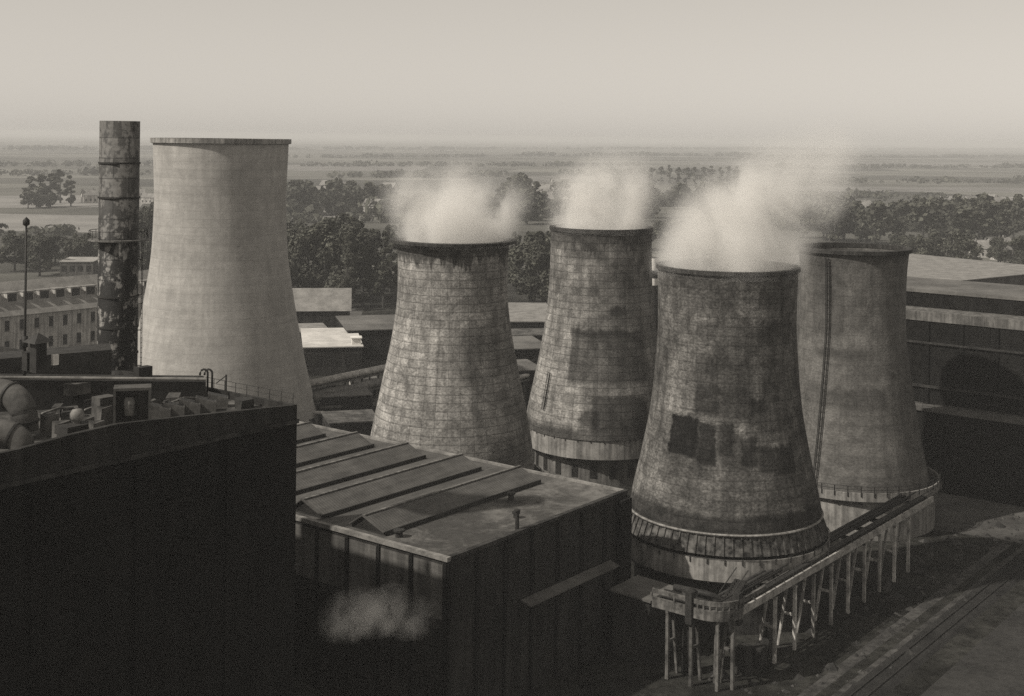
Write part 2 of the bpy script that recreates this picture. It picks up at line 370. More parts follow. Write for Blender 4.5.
T4 = tower('nearest, widest stained cooling tower with a blackened broken patch, beside the trestle', 726, D4,
           [(69.5,266),(68.5,300),(68.5,330),(74,400),(83,450),(91,485),(95,506)], m4, 'conc_dark', rim_over=.25, rim_h=.5,
           gal=(13.4, 6.9, 9.55, 'conc_pale', .12, 40), skirt=(9.9, 13.0, 'crust'), drum=(11.6, 6.7, 'conc_dark', 0))
m5 = shell_mat('plain_tower_concrete', .15, 2.2, 1.5, .78, .08, .25, (z5(249), 1.4), .7, [(-7, 3.5, z5(352), z5(343), .62, .6), (-9, 6, z5(398), z5(378), .62, .6), (4, 8, z5(345), z5(262), 1.3, .8), (-9, -1, z5(330), z5(255), .7, 1)], .12, 8.8, hstripe=.12, az=2.6, mott=.36, course=.12)  # last two patches paint a lit right and a shaded left side
T5 = tower('steamless grey cooling tower with a dark ladder line and railed ring gallery', 852, D5,
           [(54,247.5),(52,268),(51,300),(51.5,330),(56.5,370),(64.5,420),(73,463),(75.5,475)], m5, 'conc_dark', rim_over=.45, rim_h=.6,
           gal=(13.6, 6.0, 7.3, 'conc_pale', 1.0, 44), drum=(12.9, 5.9, 'conc_pale', 0), ladder=(-.72, z5(478), z5(250)))

# ------------------------------------------------------------------ steam
def plume(name, label, base, z0, r0, ht, lean, spread, dens, fadep=1.2, scale=.22, seed=0.0, cat='steam'):
    t = NT(name + '_vapour'); o = t.n('ShaderNodeTexCoord').outputs['Object']
    sp = t.n('ShaderNodeSeparateXYZ', Vector=o); X, Y, Z = sp.outputs
    h = t.math('DIVIDE', Z, ht); hh = t.math('MAXIMUM', h, 0.0)
    lx = t.math('MULTIPLY', t.math('POWER', hh, 1.3), lean[0]); ly = t.math('MULTIPLY', t.math('POWER', hh, 1.3), lean[1])
    dx = t.math('SUBTRACT', X, lx); dy = t.math('SUBTRACT', Y, ly)
    rho = t.math('SQRT', t.math('ADD', t.math('MULTIPLY', dx, dx), t.math('MULTIPLY', dy, dy)))
    R = t.math('MULTIPLY', t.math('ADD', t.math('MULTIPLY', hh, spread), 1.0), r0)
    n1 = t.noise(t.scale(o, 1, 1, .8, (seed, 0, seed)), scale, 5, .6, .4)
    n0 = t.noise(t.scale(o, 1, 1, .7, (0, seed, 3)), scale*.35, 2, .5)
    q = t.math('ADD', t.math('DIVIDE', rho, R), t.math('MULTIPLY', t.math('SUBTRACT', n0, .5), t.math('MULTIPLY', hh, 2.4)))
    core = t.ramp(q, .45, .93, 1, 0)
    dome = t.math('MULTIPLY', t.math('MULTIPLY', t.math('DIVIDE', rho, R), t.math('DIVIDE', rho, R)), .45)
    he = t.math('ADD', t.math('ADD', hh, dome), t.math('MULTIPLY', t.math('SUBTRACT', n0, .5), .7))
    fade = t.math('POWER', t.math('MAXIMUM', t.math('SUBTRACT', 1.0, he), 0.0), fadep)
    dd = t.math('MULTIPLY', t.math('MULTIPLY', core, fade), t.ramp(n1, .38, .6, .1, 1.0))
    pv = t.n('ShaderNodeVolumePrincipled'); pv.inputs['Color'].default_value = (1, .985, .96, 1); pv.inputs['Anisotropy'].default_value = 0.0
    t.put(pv.inputs['Density'], t.math('MULTIPLY', dd, dens))
    t.t.links.new(pv.outputs[0], t.out.inputs['Volume'])
    mb = MB(); n, m = 24, 9; rings = []
    for k in range(m):
        hk = -0.04 + 1.04*k/(m-1); hc = max(hk, 0); R_ = r0*(1+spread*hc); 
        rings.append([(lean[0]*hc**1.3 + R_*math.cos(2*PI*j/n), lean[1]*hc**1.3 + R_*math.sin(2*PI*j/n), hk*ht) for j in range(n)])
    for rg in rings: mb.v += rg
    for k in range(m-1):
        for j in range(n): mb.f.append((k*n+j, k*n+(j+1)%n, (k+1)*n+(j+1)%n, (k+1)*n+j)); mb.mi.append(0)
    mb.f.append(tuple(reversed(range(n)))); mb.f.append(tuple((m-1)*n+j for j in range(n))); mb.mi += [0, 0]
    ob = mb.build(name, t.m, loc=(base[0], base[1], z0))
    return tag(ob, label, cat, kind='stuff')
plume('steam', 'broad white steam cloud welling from the sunlit panelled tower', T2['c'], T2['zt']-.2, T2['rt']*1.3, 13.5, (1.0, 2), .25, .85, 1.5, .15, 3.0)
plume('steam', 'white steam dome over the slender patched tower', T3['c'], T3['zt']-.2, T3['rt']*1.28, 16, (4.0, 3), .15, .8, 1.5, .15, 7.0)
plume('steam', 'large steam plume drifting up from the nearest stained tower', T4['c'], T4['zt']-.2, T4['rt']*1.32, 20, (11, 5), .32, .66, 1.25, .14, 12.0)

# ------------------------------------------------------------------ boiler house with its stack
bc = at(297, 405, 36.0)
BH = thing('boiler_house', 'black sooty boiler house with cluttered flat roof filling the near corner', 'boiler house', (bc.x, bc.y, 0), TH)
def L(p): 
    v = Vector(p) - Vector((bc.x, bc.y, 0)); return Vector((v.dot(BD), v.dot(AD), p[2]))
def bp(px, py, z): return L(at(px, py, z))
LX, LY = 66, 62
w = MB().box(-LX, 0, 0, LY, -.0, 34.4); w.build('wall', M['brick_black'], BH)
MB().box(-LX-.15, .15, -.15, LY+.15, 34.4, 34.75).build('cornice', M['conc_dark'], BH)
# parapet with the uneven top the photograph shows
pp = [(-LX, 36.6), (-42, 36.7)]
for px, py in ((20, 449), (70, 435), (118, 424), (180, 417), (296, 405)):
    r = ray(px, py); e = Vector((0, 0, H)) - Vector((bc.x, bc.y, H)); 
    t_ = -(e.dot(AD)) / r.dot(AD); p = Vector((0, 0, H)) + r * t_
    pp.append((L(p).x, p.z))
pp = [pp[0], pp[1]] + [q for q in pp[2:] if q[0] > -41.5]
pp[-1] = (0, pp[-1][1])
MB().extr([(x, .0, z) for x, z in pp] + [(0, .0, 34.76), (-LX, .0, 34.76)], (0, .45, 0)).build('parapet', M['brick_dark'], BH)
MB().box(-.4, 0, .46, LY, 34.76, 36.05).build('parapet', M['brick_dark'], BH)
MB().quad((-LX, .46, 35.4), (-.41, .46, 35.4), (-.41, LY, 35.4), (-LX, LY, 35.4)).build('roof', M['roof_dirty'], BH)
for k in range(7): MB().box(-LX+4+9*k, -LX+4.9+9*k, -.28, -.002, 0, 34.38).build('pilaster', M['brick_black'], BH)
for k in range(6):
    for zb in (4, 14, 24):
        MB().box(-LX+6.6+9*k, -LX+11.2+9*k, -.06, .1, zb, zb+6.5).build('window', M['soot_glass'], BH)
# raised roof strip with pale capping
a, b = bp(-12, 376, 38.6), bp(206, 378, 37.6)
def slab(a, b, dep, z0, z1a, z1b):
    d = (b-a); d.z = 0; d.normalize(); n = Vector((-d.y, d.x, 0))*dep
    if n.dot(Vector((bc.x, bc.y, 0)).normalized().to_3d()) < -9e9: n = -n
    q = [a, b, b+n, a+n]
    return [(p.x, p.y, z0) for p in q] + [(q[0].x, q[0].y, z1a), (q[1].x, q[1].y, z1b), (q[2].x, q[2].y, z1b), (q[3].x, q[3].y, z1a)]
MB().hexa(slab(a, b, 3.2, 35.3, 38.25, 37.25)).build('raised_roof', M['steel_dark'], BH)
up = Vector((0,0,.28))
MB().tube([a - Vector((0,0,.12)), (a+b)/2 - Vector((0,0,.12)), b - Vector((0,0,.12))], .15, 8).build('roof_pipe', M['coping'], BH)
# roof house, ventilator turret with cap
a, b = bp(-15, 372, 38.8), bp(101, 371, 38.4)
MB().hexa(slab(a+AD*0+Vector((2.5,2,0)), b+Vector((2.5,2,0)), 4.0, 35.3, 39.4, 39.8)).build('roof_house', M['steel_dark'], BH)
def rbox(px, py, z, sx, sy, h, name, mat, dz=0.0):
    p = bp(px, py, z); mb = MB().box(-sx/2, sx/2, -sy/2, sy/2, 0, h)
    return mb.build(name, M[mat], BH, loc=(p.x, p.y, z+dz))
tv = rbox(38, 372, 39.2, 1.0, 1.0, 2.6, 'ventilator', 'steel_dark')
MB().poly([(-.95,-.95,2.6),(-.95,.95,2.6),(.95,.95,2.6),(.95,-.95,2.6)]).poly([(-.95,-.95,2.6),(.95,-.95,2.6),(0,0,3.4)]).poly([(.95,-.95,2.6),(.95,.95,2.6),(0,0,3.4)]).poly([(.95,.95,2.6),(-.95,.95,2.6),(0,0,3.4)]).poly([(-.95,.95,2.6),(-.95,-.95,2.6),(0,0,3.4)]).build('cap', M['steel_dark'], tv)
rbox(143, 372, 38.0, 1.5, .8, 1.4, 'plant_box', 'steel_dark', -.9)
rbox(29, 370, 39.2, .9, .8, 1.6, 'ventilator', 'steel_dark')
rbox(55, 366, 39.6, .55, .3, .9, 'notice_board', 'white', .1)
# big duct coming in from the left
def bq(px, py, d): return L(atd(px, py, d))
def duct(pts, r, mat):
    path = []
    for k in range(len(pts)-1):                      # rounded by a spline through the points
        p0, p1, p2, p3 = pts[max(k-1,0)], pts[k], pts[k+1], pts[min(k+2,len(pts)-1)]
        for q in range(6):
            t = q/6; path.append(p1*(2*t**3-3*t*t+1)+(p2-p0)*.5*(t**3-2*t*t+t)+p2*(-2*t**3+3*t*t)+(p3-p1)*.5*(t**3-t*t))
    path.append(pts[-1]); mb = MB().tube(path, r, 24); o = mb.build('flue_duct', M[mat], BH, True)
    for k in range(5, len(path)-1, 11):
        d = (path[k+1]-path[k-1]).normalized()*.09; MB().tube([path[k]-d, path[k]+d], r+.1, 24).build('flange', M['steel_dark'], o)
duct([bq(-60, 391, 105), bq(-24, 391, 105), bq(0, 392, 105), bq(15, 398, 104.5), bq(23, 411, 104), bq(25, 430, 104)], 1.05, 'roof_felt')
duct([bq(-60, 432, 101), bq(-20, 432, 101), bq(2, 432, 101), bq(16, 437, 101), bq(23, 448, 101), bq(25, 470, 101)], .95, 'roof_felt')
# cowl ventilator
p = bp(77, 421, 37.0)
cw = MB().lathe([(.28, -1.8), (.28, 0), (.4, .05), (.55, .3), (.55, .62), (.38, .9), (.05, 1.0)], 20).build('cowl_ventilator', M['coping'], BH, True, (p.x, p.y, p.z))
MB().box(-1.5, 1.3, -1.0, .9, -1.65, -.15).build('cowl_curb', M['steel_dark'], cw)
for px, py, s in ((62, 424, .7), (88, 420, .5), (97, 424, .6), (50, 417, .7), (105, 409, .6)):
    p = bp(px, py, 36.8); MB().hexa([(-s,-.4*s,-1.4),(s,-.5*s,-1.4),(s*.8,.6*s,-1.4),(-s,.5*s,-1.4),(-s*.8,-.4*s,.1),(s*.9,-.4*s,.25),(s*.7,.5*s,.2),(-s,.4*s,.3)]).build('plant_box', M['roof_dirty' if s > .55 else 'roof_felt'], BH, loc=p)
# hatch house: pale frame round a dark opening with a drum in it
p = bp(132, 415, 36.6); hh = MB()
hh.box(-1.5, -1.3, -.1, 1.6, -1.2, 2.25).box(1.3, 1.5, -.1, 1.6, -1.2, 2.25).box(-1.3, 1.3, -.1, 1.6, 2.02, 2.25).box(-1.3, 1.3, 1.4, 1.6, -1.2, 2.0)
e = hh.build('hatch_house', M['roof_felt'], BH, loc=p); e.rotation_euler = (0, 0, -TH+.25)
MB().lathe([(.0, 0), (.42, 0), (.45, 1.2), (.3, 1.5), (0, 1.5)], 18).build('drum', M['coping'], e, True, (-.25, .5, -.1))
rbox(104, 408, 36.7, 1.6, 1.2, 1.6, 'plant_box', 'roof_felt', -.6)
rbox(80, 388, 37.2, 2.6, 1.0, 1.0, 'plant_box', 'roof_dirty', -.5)
# tilted skylight hatches
for k, (px, py) in enumerate(((160, 409), (174, 407), (190, 404), (206, 402), (218, 398))):
    p = bp(px, py, 36.2); sk = MB().extr([(-.9,-.5,-.8),(.9,-.5,-.8),(.9,-.5,.05),(-.9,-.5,.5)], (0,1.2,0))
    o = sk.build('skylight', M['roof_dirty'], BH, loc=p); o.rotation_euler = (0,0,-TH+.2)
    MB().quad((-.8,-.42,.485),(.8,-.42,.085),(.8,.6,.085),(-.8,.6,.485)).build('pane', M['glass_dark'], o)
rc = random.Random(5)
for k in range(16):
    px, py = rc.uniform(48, 250), 0; py = 418-(px-48)*.085-rc.uniform(0, 9)
    q = bp(px, py, 36.1); a_, b_, c_ = rc.uniform(.25, .8), rc.uniform(.2, .6), rc.uniform(.2, .75)
    o = MB().hexa([(-a_,-b_,-.8),(a_,-b_,-.8),(a_,b_,-.8),(-a_,b_,-.8),(-a_*.8,-b_,c_*.7),(a_,-b_*.8,c_),(a_*.9,b_,c_),(-a_,b_,c_*.6)]).build('roof_lumber', M[rc.choice(('roof_felt', 'steel_dark', 'wood', 'steel_dark'))], BH, loc=q); o.rotation_euler = (0,0,rc.uniform(-1,1))
for k in range(4):
    q = bp(58+k*42, 412-k*3.5, 36.3); MB().tube([(-1.5,0,.1),(.2,.3,.25),(1.6,.2,.05)], .1, 7).build('roof_pipe', M['steel_grey'], BH, True, q)
# goosenecks, bracket post, roof-edge railing
for px in (206.5, 211):
    p = bp(px+1, 389, 36.0); q = [(0,0,-.4),(0,0,1.5)] + [(-.35+.35*math.cos(a), 0, 1.5+.35*math.sin(a)) for a in (PI*.15,PI*.35,PI*.55,PI*.75,PI)] + [(-.72,0,1.3)]
    o = MB().tube(q, .1, 8).build('vent_pipe', M['steel_dark'], BH, True, p); o.rotation_euler = (0,0,-TH)
p = bp(226, 393, 36.0); o = MB().bar((0,0,-.5),(0,0,1.7),.14).bar((0,0,1.6),(-.9,0,.9),.09).build('bracket_post', M['steel_dark'], BH, loc=p); o.rotation_euler = (0,0,-TH)
rl = MB()
for k in range(9):
    y = .3+k*1.55; rl.bar((-.2, y, 36.0), (-.2, y, 37.0), .045)
rl.bar((-.2, .3, 36.98), (-.2, .3+8*1.55, 36.98), .04).bar((-.2, .3, 36.55), (-.2, .3+8*1.55, 36.55), .035)
rl.build('roof_railing', M['steel_dark'], BH)
# mast at the frame's left
p = bp(24.5, 372, 38.6); mb = MB().tube([(0,0,-3.3),(0,0,13.3)], [.16,.09], 8); mb.lathe([(0,12.9),(.3,13.1),(.3,13.5),(0,13.8)], 12); mb.box(-.2,.2,-.2,.2,2.2,3.2)
ms = mb.build('lamp_mast', M['steel_dark'], None, True, Vector((bc.x, bc.y, 0)) + BD*p.x + AD*p.y + Vector((0,0,p.z)))
tag(ms, 'thin dark mast with round head standing on the black boiler house roof', 'mast')

# smokestack
def stack_mat():
    t = NT('peeling_stack_paint'); uv = t.n('ShaderNodeTexCoord').outputs['UV']; V = t.n('ShaderNodeSeparateXYZ', Vector=uv).outputs[1]
    n1 = t.noise(t.scale(uv, .9, .45, 1), 1.0, 5, .65); n2 = t.noise(uv, 2.2, 4, .7)
    q = t.math('ADD', t.math('ADD', n1, t.math('MULTIPLY', t.math('SUBTRACT', n2, .5), .35)), t.ramp(V, 44, 58, -.03, .07))
    base = t.ramp(V, 44, 56, .012, .05)
    up_ = t.ramp(V, 42, 55, .24, .13)
    br = t.n('ShaderNodeTexBrick'); t.put(br.inputs['Vector'], uv); br.offset = .5; br.inputs['Scale'].default_value = 1; br.inputs['Brick Width'].default_value = 3.1; br.inputs['Row Height'].default_value = 2.05
    br.inputs['Mortar Size'].default_value = .06; br.inputs['Color1'].default_value = (1.1,1.1,1.1,1); br.inputs['Color2'].default_value = (.85,.85,.85,1); br.inputs['Mortar'].default_value = (.45,.45,.45,1)
    g = t.n('ShaderNodeRGBToBW', Color=br.outputs[0]).outputs[0]
    mask = t.ramp(q, .5, .6)
    c = t.math('ADD', t.math('MULTIPLY', base, t.math('SUBTRACT', 1.0, mask)), t.math('MULTIPLY', up_, t.math('MULTIPLY', mask, .9)))
    c = t.math('MULTIPLY', t.math('MULTIPLY', c, g), t.ramp(n2, .3, .7, .7, 1.2))
    return t.finish(t.grey(c), .7, mask, .3, .03, .3)
sp_ = at(117, 372, 35.6); ds = sp_.y; rs = 19.5*ds/F; zt = zat(117, 121, ds)
ST = thing('smokestack', 'tall blotchy steel smokestack with a ring gallery on the boiler house roof', 'smokestack', (sp_.x, sp_.y, 35.3))
MB().lathe([(rs+.02, .0), (rs, zt-35.3), (rs-.12, zt-35.3), (rs-.14, 0)], 40, rref=rs).build('flue', None or stack_mat(), ST, True)
for o in ST.children: pass
fl = bpy.data.objects['flue']; 
for l in fl.data.uv_layers[0].data: l.uv[1] += 35.3
zg = zat(117, 240, ds)-35.3
MB().lathe([(rs+.03, zg-.12), (rs+.95, zg-.02), (rs+.95, zg+.12), (rs+.03, zg+.12), (rs+.03, zg-.12)], 32).build('gallery', M['steel_grey'], ST)
rg = MB()
for k in range(16):
    a = 2*PI*k/16; rg.bar(((rs+.9)*math.cos(a), (rs+.9)*math.sin(a), zg+.1), ((rs+.9)*math.cos(a), (rs+.9)*math.sin(a), zg+1.0), .05)
rg.tube([((rs+.9)*math.cos(2*PI*k/32), (rs+.9)*math.sin(2*PI*k/32), zg+1.0) for k in range(33)], .035, 5, caps=False)
rg.build('railing', M['steel_dark'], ST)
for zf in (2.2, 4.9, 8.0, 18, 21.5): MB().lathe([(rs+.02, zf), (rs+.1, zf), (rs+.1, zf+.18), (rs+.02, zf+.18)], 40).build('flange', M['steel_dark'], ST)
lad = MB()
for s in (-.22, .22): lad.bar((rs+.45, s, 0), (rs+.45, s, zg), .05)
for k in range(24): lad.bar((rs+.45, -.22, .3+.5*k), (rs+.45, .22, .3+.5*k), .04)
for k in range(4): lad.bar((rs, 0, 1+3.6*k), (rs+.45, 0, 1+3.6*k), .08)
lad.build('ladder', M['steel_dark'], ST)
MB().lathe([(rs+.35, -.6), (rs+.35, .45), (rs+.03, .8)], 32).build('base_collar', M['steel_dark'], ST)

# ------------------------------------------------------------------ sawtooth workshop
ZR = 18.0
hc = at(447, 557, ZR)
WS = thing('workshop', 'large workshop with long sawtooth roof lights and a flat dusty roof end', 'workshop', (hc.x, hc.y, 0), TH)
def hl(p): v = Vector(p) - Vector((hc.x, hc.y, 0)); return Vector((v.dot(BD), v.dot(AD), p[2]))
XE = hl(at(633, 491, ZR)).x; YE = 70
MB().box(0, XE, 0, YE, 0, ZR-.45).build('wall', M['brick_dark'], WS)
MB().box(.35, XE-.35, .35, YE, ZR-.449, ZR-.3).build('roof', M['roof_felt'], WS)
MB().box(-.22, .34, -.22, YE, ZR-.449, ZR).build('parapet', M['coping'], WS)
MB().box(.341, XE+.2, -.22, .349, ZR-.449, ZR-.05).build('parapet', M['conc_dark'], WS)
MB().box(XE-.349, XE+.2, .35, YE, ZR-.449, ZR-.06).build('parapet', M['coping'], WS)
def win(mb_y, z0, z1, x0, x1, plane):
    pass
# facade toward the boiler house: panels between pilasters, windows under them
ny = 14; bw = 4.6
for k in range(ny+1):
    MB().box(-.16, -.002, k*bw-.02 if k else .0, k*bw+.35, 0, ZR-.46).build('pilaster', M['brick_black'], WS)
for k in range(ny):
    y0 = k*bw+.5; y1 = (k+1)*bw-.2
    MB().box(-.1, -.003, y0, y1, 11.6, ZR-.9).build('wall_panel', M['brick_mid'], WS)
    f = MB().box(-.08, -.003, y0+.15, y1-.15, 4.2, 10.6).build('window', M['glass_dark'], WS)
    b_ = MB()
    for q in range(4): b_.box(-.13, -.081, y0+.15+q*(y1-y0-.3)/3-.05, y0+.15+q*(y1-y0-.3)/3+.05, 4.2, 10.6)
    for q in range(4): b_.box(-.12, -.0815, y0+.15, y1-.15, 4.2+q*2.1, 4.28+q*2.1)
    b_.build('glazing_bars', M['steel_dark'], f)
# long wall toward the yard
nx = 7; bx_ = XE/nx
for k in range(nx+1):
    x0 = min(max(k*bx_-.2, 0.01), XE-.4); MB().box(x0, x0+.4, -.18, -.002, 0, ZR-.46).build('pilaster', M['brick_black'], WS)
for k in range(nx):
    f = MB().box(k*bx_+.6, (k+1)*bx_-.6, -.08, -.003, 11, 15.5).build('window', M['glass_dark'], WS)
    b_ = MB()
    for q in range(5): xx = k*bx_+.6+q*(bx_-1.2)/4; b_.box(xx-.04, xx+.04, -.12, -.081, 11, 15.5)
    for q in range(4): b_.box(k*bx_+.6, (k+1)*bx_-.6, -.11, -.0815, 11+q*1.45, 11.07+q*1.45)
    b_.build('glazing_bars', M['steel_dark'], f)
MB().extr([(12, -.19, 10.3), (12, -1.5, 10.0), (12, -1.5, 10.15), (12, -.19, 10.5)], (XE-15.5, 0, 0)).build('canopy', M['roof_mid'], WS)
MB().box(XE-2.2, XE-.01, -.9, -.19, 0, ZR-.8).build('corner_pier', M['brick_black'], WS)
# roof monitors
def corr_mat(name, v):
    t = NT(name); o = t.n('ShaderNodeTexCoord').outputs['Object']; sx = t.n('ShaderNodeSeparateXYZ', Vector=o)
    s = t.math('SINE', t.math('MULTIPLY', sx.outputs[0], 2*PI/.42)); n = t.noise(o, .3, 5, .65); n2 = t.noise(t.scale(o, .25, 1.4, 1), 1.0, 4, .6)
    f = t.math('MULTIPLY', t.ramp(n, .3, .7, .75, 1.2), t.ramp(n2, .35, .65, .8, 1.1)); f = t.math('MULTIPLY', f, t.ramp(s, -1, .2, .88, 1.02))
    return t.finish(t.grey(t.math('MULTIPLY', f, v)), .8, s, .3, .05, .3)
M['corr'] = corr_mat('ribbed_roof_sheet', .085)
y5 = hl(at(397, 529, ZR)).y
for k in range(6):
    yr = y5 + 9.4*k          # foot of the slope that faces the yard
    x0, x1 = 1.6, XE-3.6; zb = ZR-.3; zt_ = zb+1.6
    r = MB().quad((x0, yr, zb+.35), (x1, yr, zb+.35), (x1, yr+3.1, zt_), (x0, yr+3.1, zt_)).quad((x0, yr+3.1, zt_), (x1, yr+3.1, zt_), (x1, yr+4.9, zb+.35), (x0, yr+4.9, zb+.35)).build('roof_monitor', M['corr'], WS)
    MB().box(x0, x1, yr-.18, yr-.002, zb, zb+.5).build('eave_shadow_strip', M['steel_dark'], r)  # dark strip put in for the shadow line under the eave
    MB().extr([(x0+.12, yr, zb), (x0+.12, yr, zb+.33), (x0+.12, yr+3.1, zt_-.05), (x0+.12, yr+4.9, zb+.33), (x0+.12, yr+4.9, zb)], (.1, 0, 0)).build('gable', M['brick_dark'], r)
    MB().extr([(x0+.08, yr+1.2, zb+.25), (x0+.08, yr+3.0, zt_-.45), (x0+.08, yr+4.2, zb+.25)], (.03, 0, 0)).build('gable_window', M['glass_dark'], r)
    MB().bar((x0-.1, yr-.1, zb+.42), (x0-.1, yr+3.1, zt_+.05), .3, .12).bar((x0-.1, yr+3.1, zt_+.05), (x0-.1, yr+5, zb+.42), .3, .12).build('barge_board', M['roof_felt'], r)
    MB().bar((x0, yr+3.1, zt_+.04), (x1, yr+3.1, zt_+.04), .35, .12).build('ridge_cap', M['steel_grey'], r)
    if k: MB().box(.7, XE-.8, yr-4.4, yr-.19, zb+.001, zb+.03).build('valley_roof', M['corr'], WS)
# dusty pale patch and stubs on the flat end
def patch_mat():
    t = NT('dusty_flat_roof'); o = t.n('ShaderNodeTexCoord').outputs['Object']; sx = t.n('ShaderNodeSeparateXYZ', Vector=o)
    n = t.noise(o, .22, 6, .7, .5); n2 = t.noise(o, 1.6, 4, .65)
    q = t.math('ADD', n, t.math('MULTIPLY', t.ramp(sx.outputs[0], 10, 30, 0, 1), .14))
    v = t.math('MULTIPLY', t.ramp(q, .45, .75, .05, .15), t.ramp(n2, .3, .7, .8, 1.15))
    return t.finish(t.grey(v), .9, n2, .3, .05, .2)
MB().quad((.35, .35, ZR-.293), (XE-.36, .35, ZR-.293), (XE-.36, y5-.2, ZR-.293), (.35, y5-.2, ZR-.293)).build('flat_roof', patch_mat(), WS)
for px, py, h_, r_ in ((517, 531, 2.1, .22), (511, 500, .7, .35), (399, 537, .6, .4), (516, 518, .5, .3)):
    p = hl(at(px, py, ZR-.3)); MB().tube([(p.x, p.y, ZR-.32), (p.x, p.y, ZR-.3+h_)], r_, 10).tube([(p.x, p.y, ZR-.3+h_), (p.x, p.y, ZR-.1+h_)], r_*1.5, 10).build('roof_vent', M['steel_dark'], WS)

# small sheds beside it
def shed(name, label, cat, o, rz, sx, sy, h, wall, roof, slope=0.0, nwin=0, group=None, over=.3):
    r = thing(name, label, cat, o, rz, group)
    MB().hexa([(0,0,0),(sx,0,0),(sx,sy,0),(0,sy,0),(0,0,h),(sx,0,h),(sx,sy,h+slope),(0,sy,h+slope)]).build('wall', M[wall], r)
    MB().hexa([(-over,-over,h+.01),(sx+over,-over,h+.01),(sx+over,sy+over,h+slope+.01),(-over,sy+over,h+slope+.01),(-over,-over,h+.26),(sx+over,-over,h+.26),(sx+over,sy+over,h+slope+.26),(-over,sy+over,h+slope+.26)]).build('roof', M[roof], r)
    for k in range(nwin):
        x = sx*(k+.5)/nwin; MB().box(x-sx/nwin*.3, x+sx/nwin*.3, -.05, .05, h*.35, h*.75).build('window', M['glass_dark'], r)
    for k in range(max(1, nwin//2) if nwin else 0):
        y = sy*(k+.5)/max(1, nwin//2); MB().box(-.05, .05, y-.7, y+.7, h*.35, h*.75).build('window', M['glass_dark'], r)
    return r
p = Vector((hc.x, hc.y, 0)) + BD*(XE-4.5) + AD*(-6.3)
shed('pump_house', 'low pump house with pale flat roof wedged between workshop and curved walkway', 'pump house', p, TH, 5.5, 5.0, 7.2, 'brick_dark', 'roof_mid', .2, 2)

# ------------------------------------------------------------------ trestle walkway
W0 = at(768, 603, 7.65)
TR = thing('trestle_walkway', 'concrete trestle walkway on splayed legs curving round the nearest cooling tower', 'walkway', (W0.x, W0.y, 0), TH)
def wl(p): v = Vector(p) - Vector((W0.x, W0.y, 0)); return Vector((v.dot(BD), v.dot(AD), p[2]))
# centre line in local coords: front along A, round corner, then along B
xf = wl(at(705, 619, 7.8)).x - .2
outer = [(xf, 9.5)] + [(xf+3.6-3.6*math.cos(a), 3.6-3.6*math.sin(a)) for a in [PI/2*k/8 for k in range(9)]] + [(52, 0)]
inner = [(xf+2.6, 9.5)] + [(xf+3.6-1.0*math.cos(a), 3.6-1.0*math.sin(a)) for a in [PI/2*k/8 for k in range(9)]] + [(52, 2.6)]
def band(mb, path, z0, z1, th):
    """upright strip along a path, th thick towards its inner side"""
    for (a, b) in zip(path[:-1], path[1:]):
        a, b = Vector(a), Vector(b); 
        mb.hexa([(a.x,a.y,z0),(b.x,b.y,z0),(b.x,b.y,z0),(a.x,a.y,z0),(a.x,a.y,z1),(b.x,b.y,z1),(b.x,b.y,z1),(a.x,a.y,z1)]) if th == 0 else None
    return mb
def off(path, d):
    out = []
    for i, p in enumerate(path):
        a = Vector(path[max(i-1, 0)]); b = Vector(path[min(i+1, len(path)-1)]); t = (b-a).normalized(); n = Vector((-t.y, t.x)); out.append((p[0]+n.x*d, p[1]+n.y*d))
    return out
def ribbon(mb, p1, p2, z0, z1):
    n = len(p1)
    for i in range(n-1):
        a, b, c, d = p1[i], p1[i+1], p2[i+1], p2[i]
        mb.hexa([(a[0],a[1],z0),(b[0],b[1],z0),(c[0],c[1],z0),(d[0],d[1],z0),(a[0],a[1],z1),(b[0],b[1],z1),(c[0],c[1],z1),(d[0],d[1],z1)])
    return mb
ribbon(MB(), off(outer, .26), inner, 7.85, 8.1).build('deck', M['conc_mid'], TR)
fr_o, st_o = outer[:10], [outer[9], (xf+9, 0), outer[10]]
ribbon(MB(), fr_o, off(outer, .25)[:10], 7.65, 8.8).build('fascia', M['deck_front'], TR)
ribbon(MB(), st_o, [off(outer, .25)[9], (xf+9, .25), off(outer, .25)[10]], 7.95, 8.8).build('fascia', M['deck_edge'], TR)
outer_all = outer; outer = outer[:10] + [(xf+9, 0)]
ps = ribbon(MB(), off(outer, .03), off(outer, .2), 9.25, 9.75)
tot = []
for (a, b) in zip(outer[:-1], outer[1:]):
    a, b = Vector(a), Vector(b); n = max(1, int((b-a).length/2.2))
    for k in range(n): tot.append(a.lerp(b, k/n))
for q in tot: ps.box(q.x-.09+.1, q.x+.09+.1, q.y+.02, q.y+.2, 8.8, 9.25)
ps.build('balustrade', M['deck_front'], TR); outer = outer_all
rl = MB().bar((xf+9, .1, 9.85), (52, .1, 9.85), .07).bar((xf+9, .1, 9.35), (52, .1, 9.35), .06)
for k in range(19): rl.bar((xf+9+k*2.4, .1, 8.8), (xf+9+k*2.4, .1, 9.85), .07)
rl.build('railing', M['steel_dark'], TR)
ribbon(MB(), inner, off(inner, .12), 8.8, 8.95).build('handrail', M['steel_dark'], TR)
ribbon(MB(), off(outer, 1.0), off(outer, 1.7), 8.12, 8.6).build('pipe_trough', M['steel_dark'], TR)
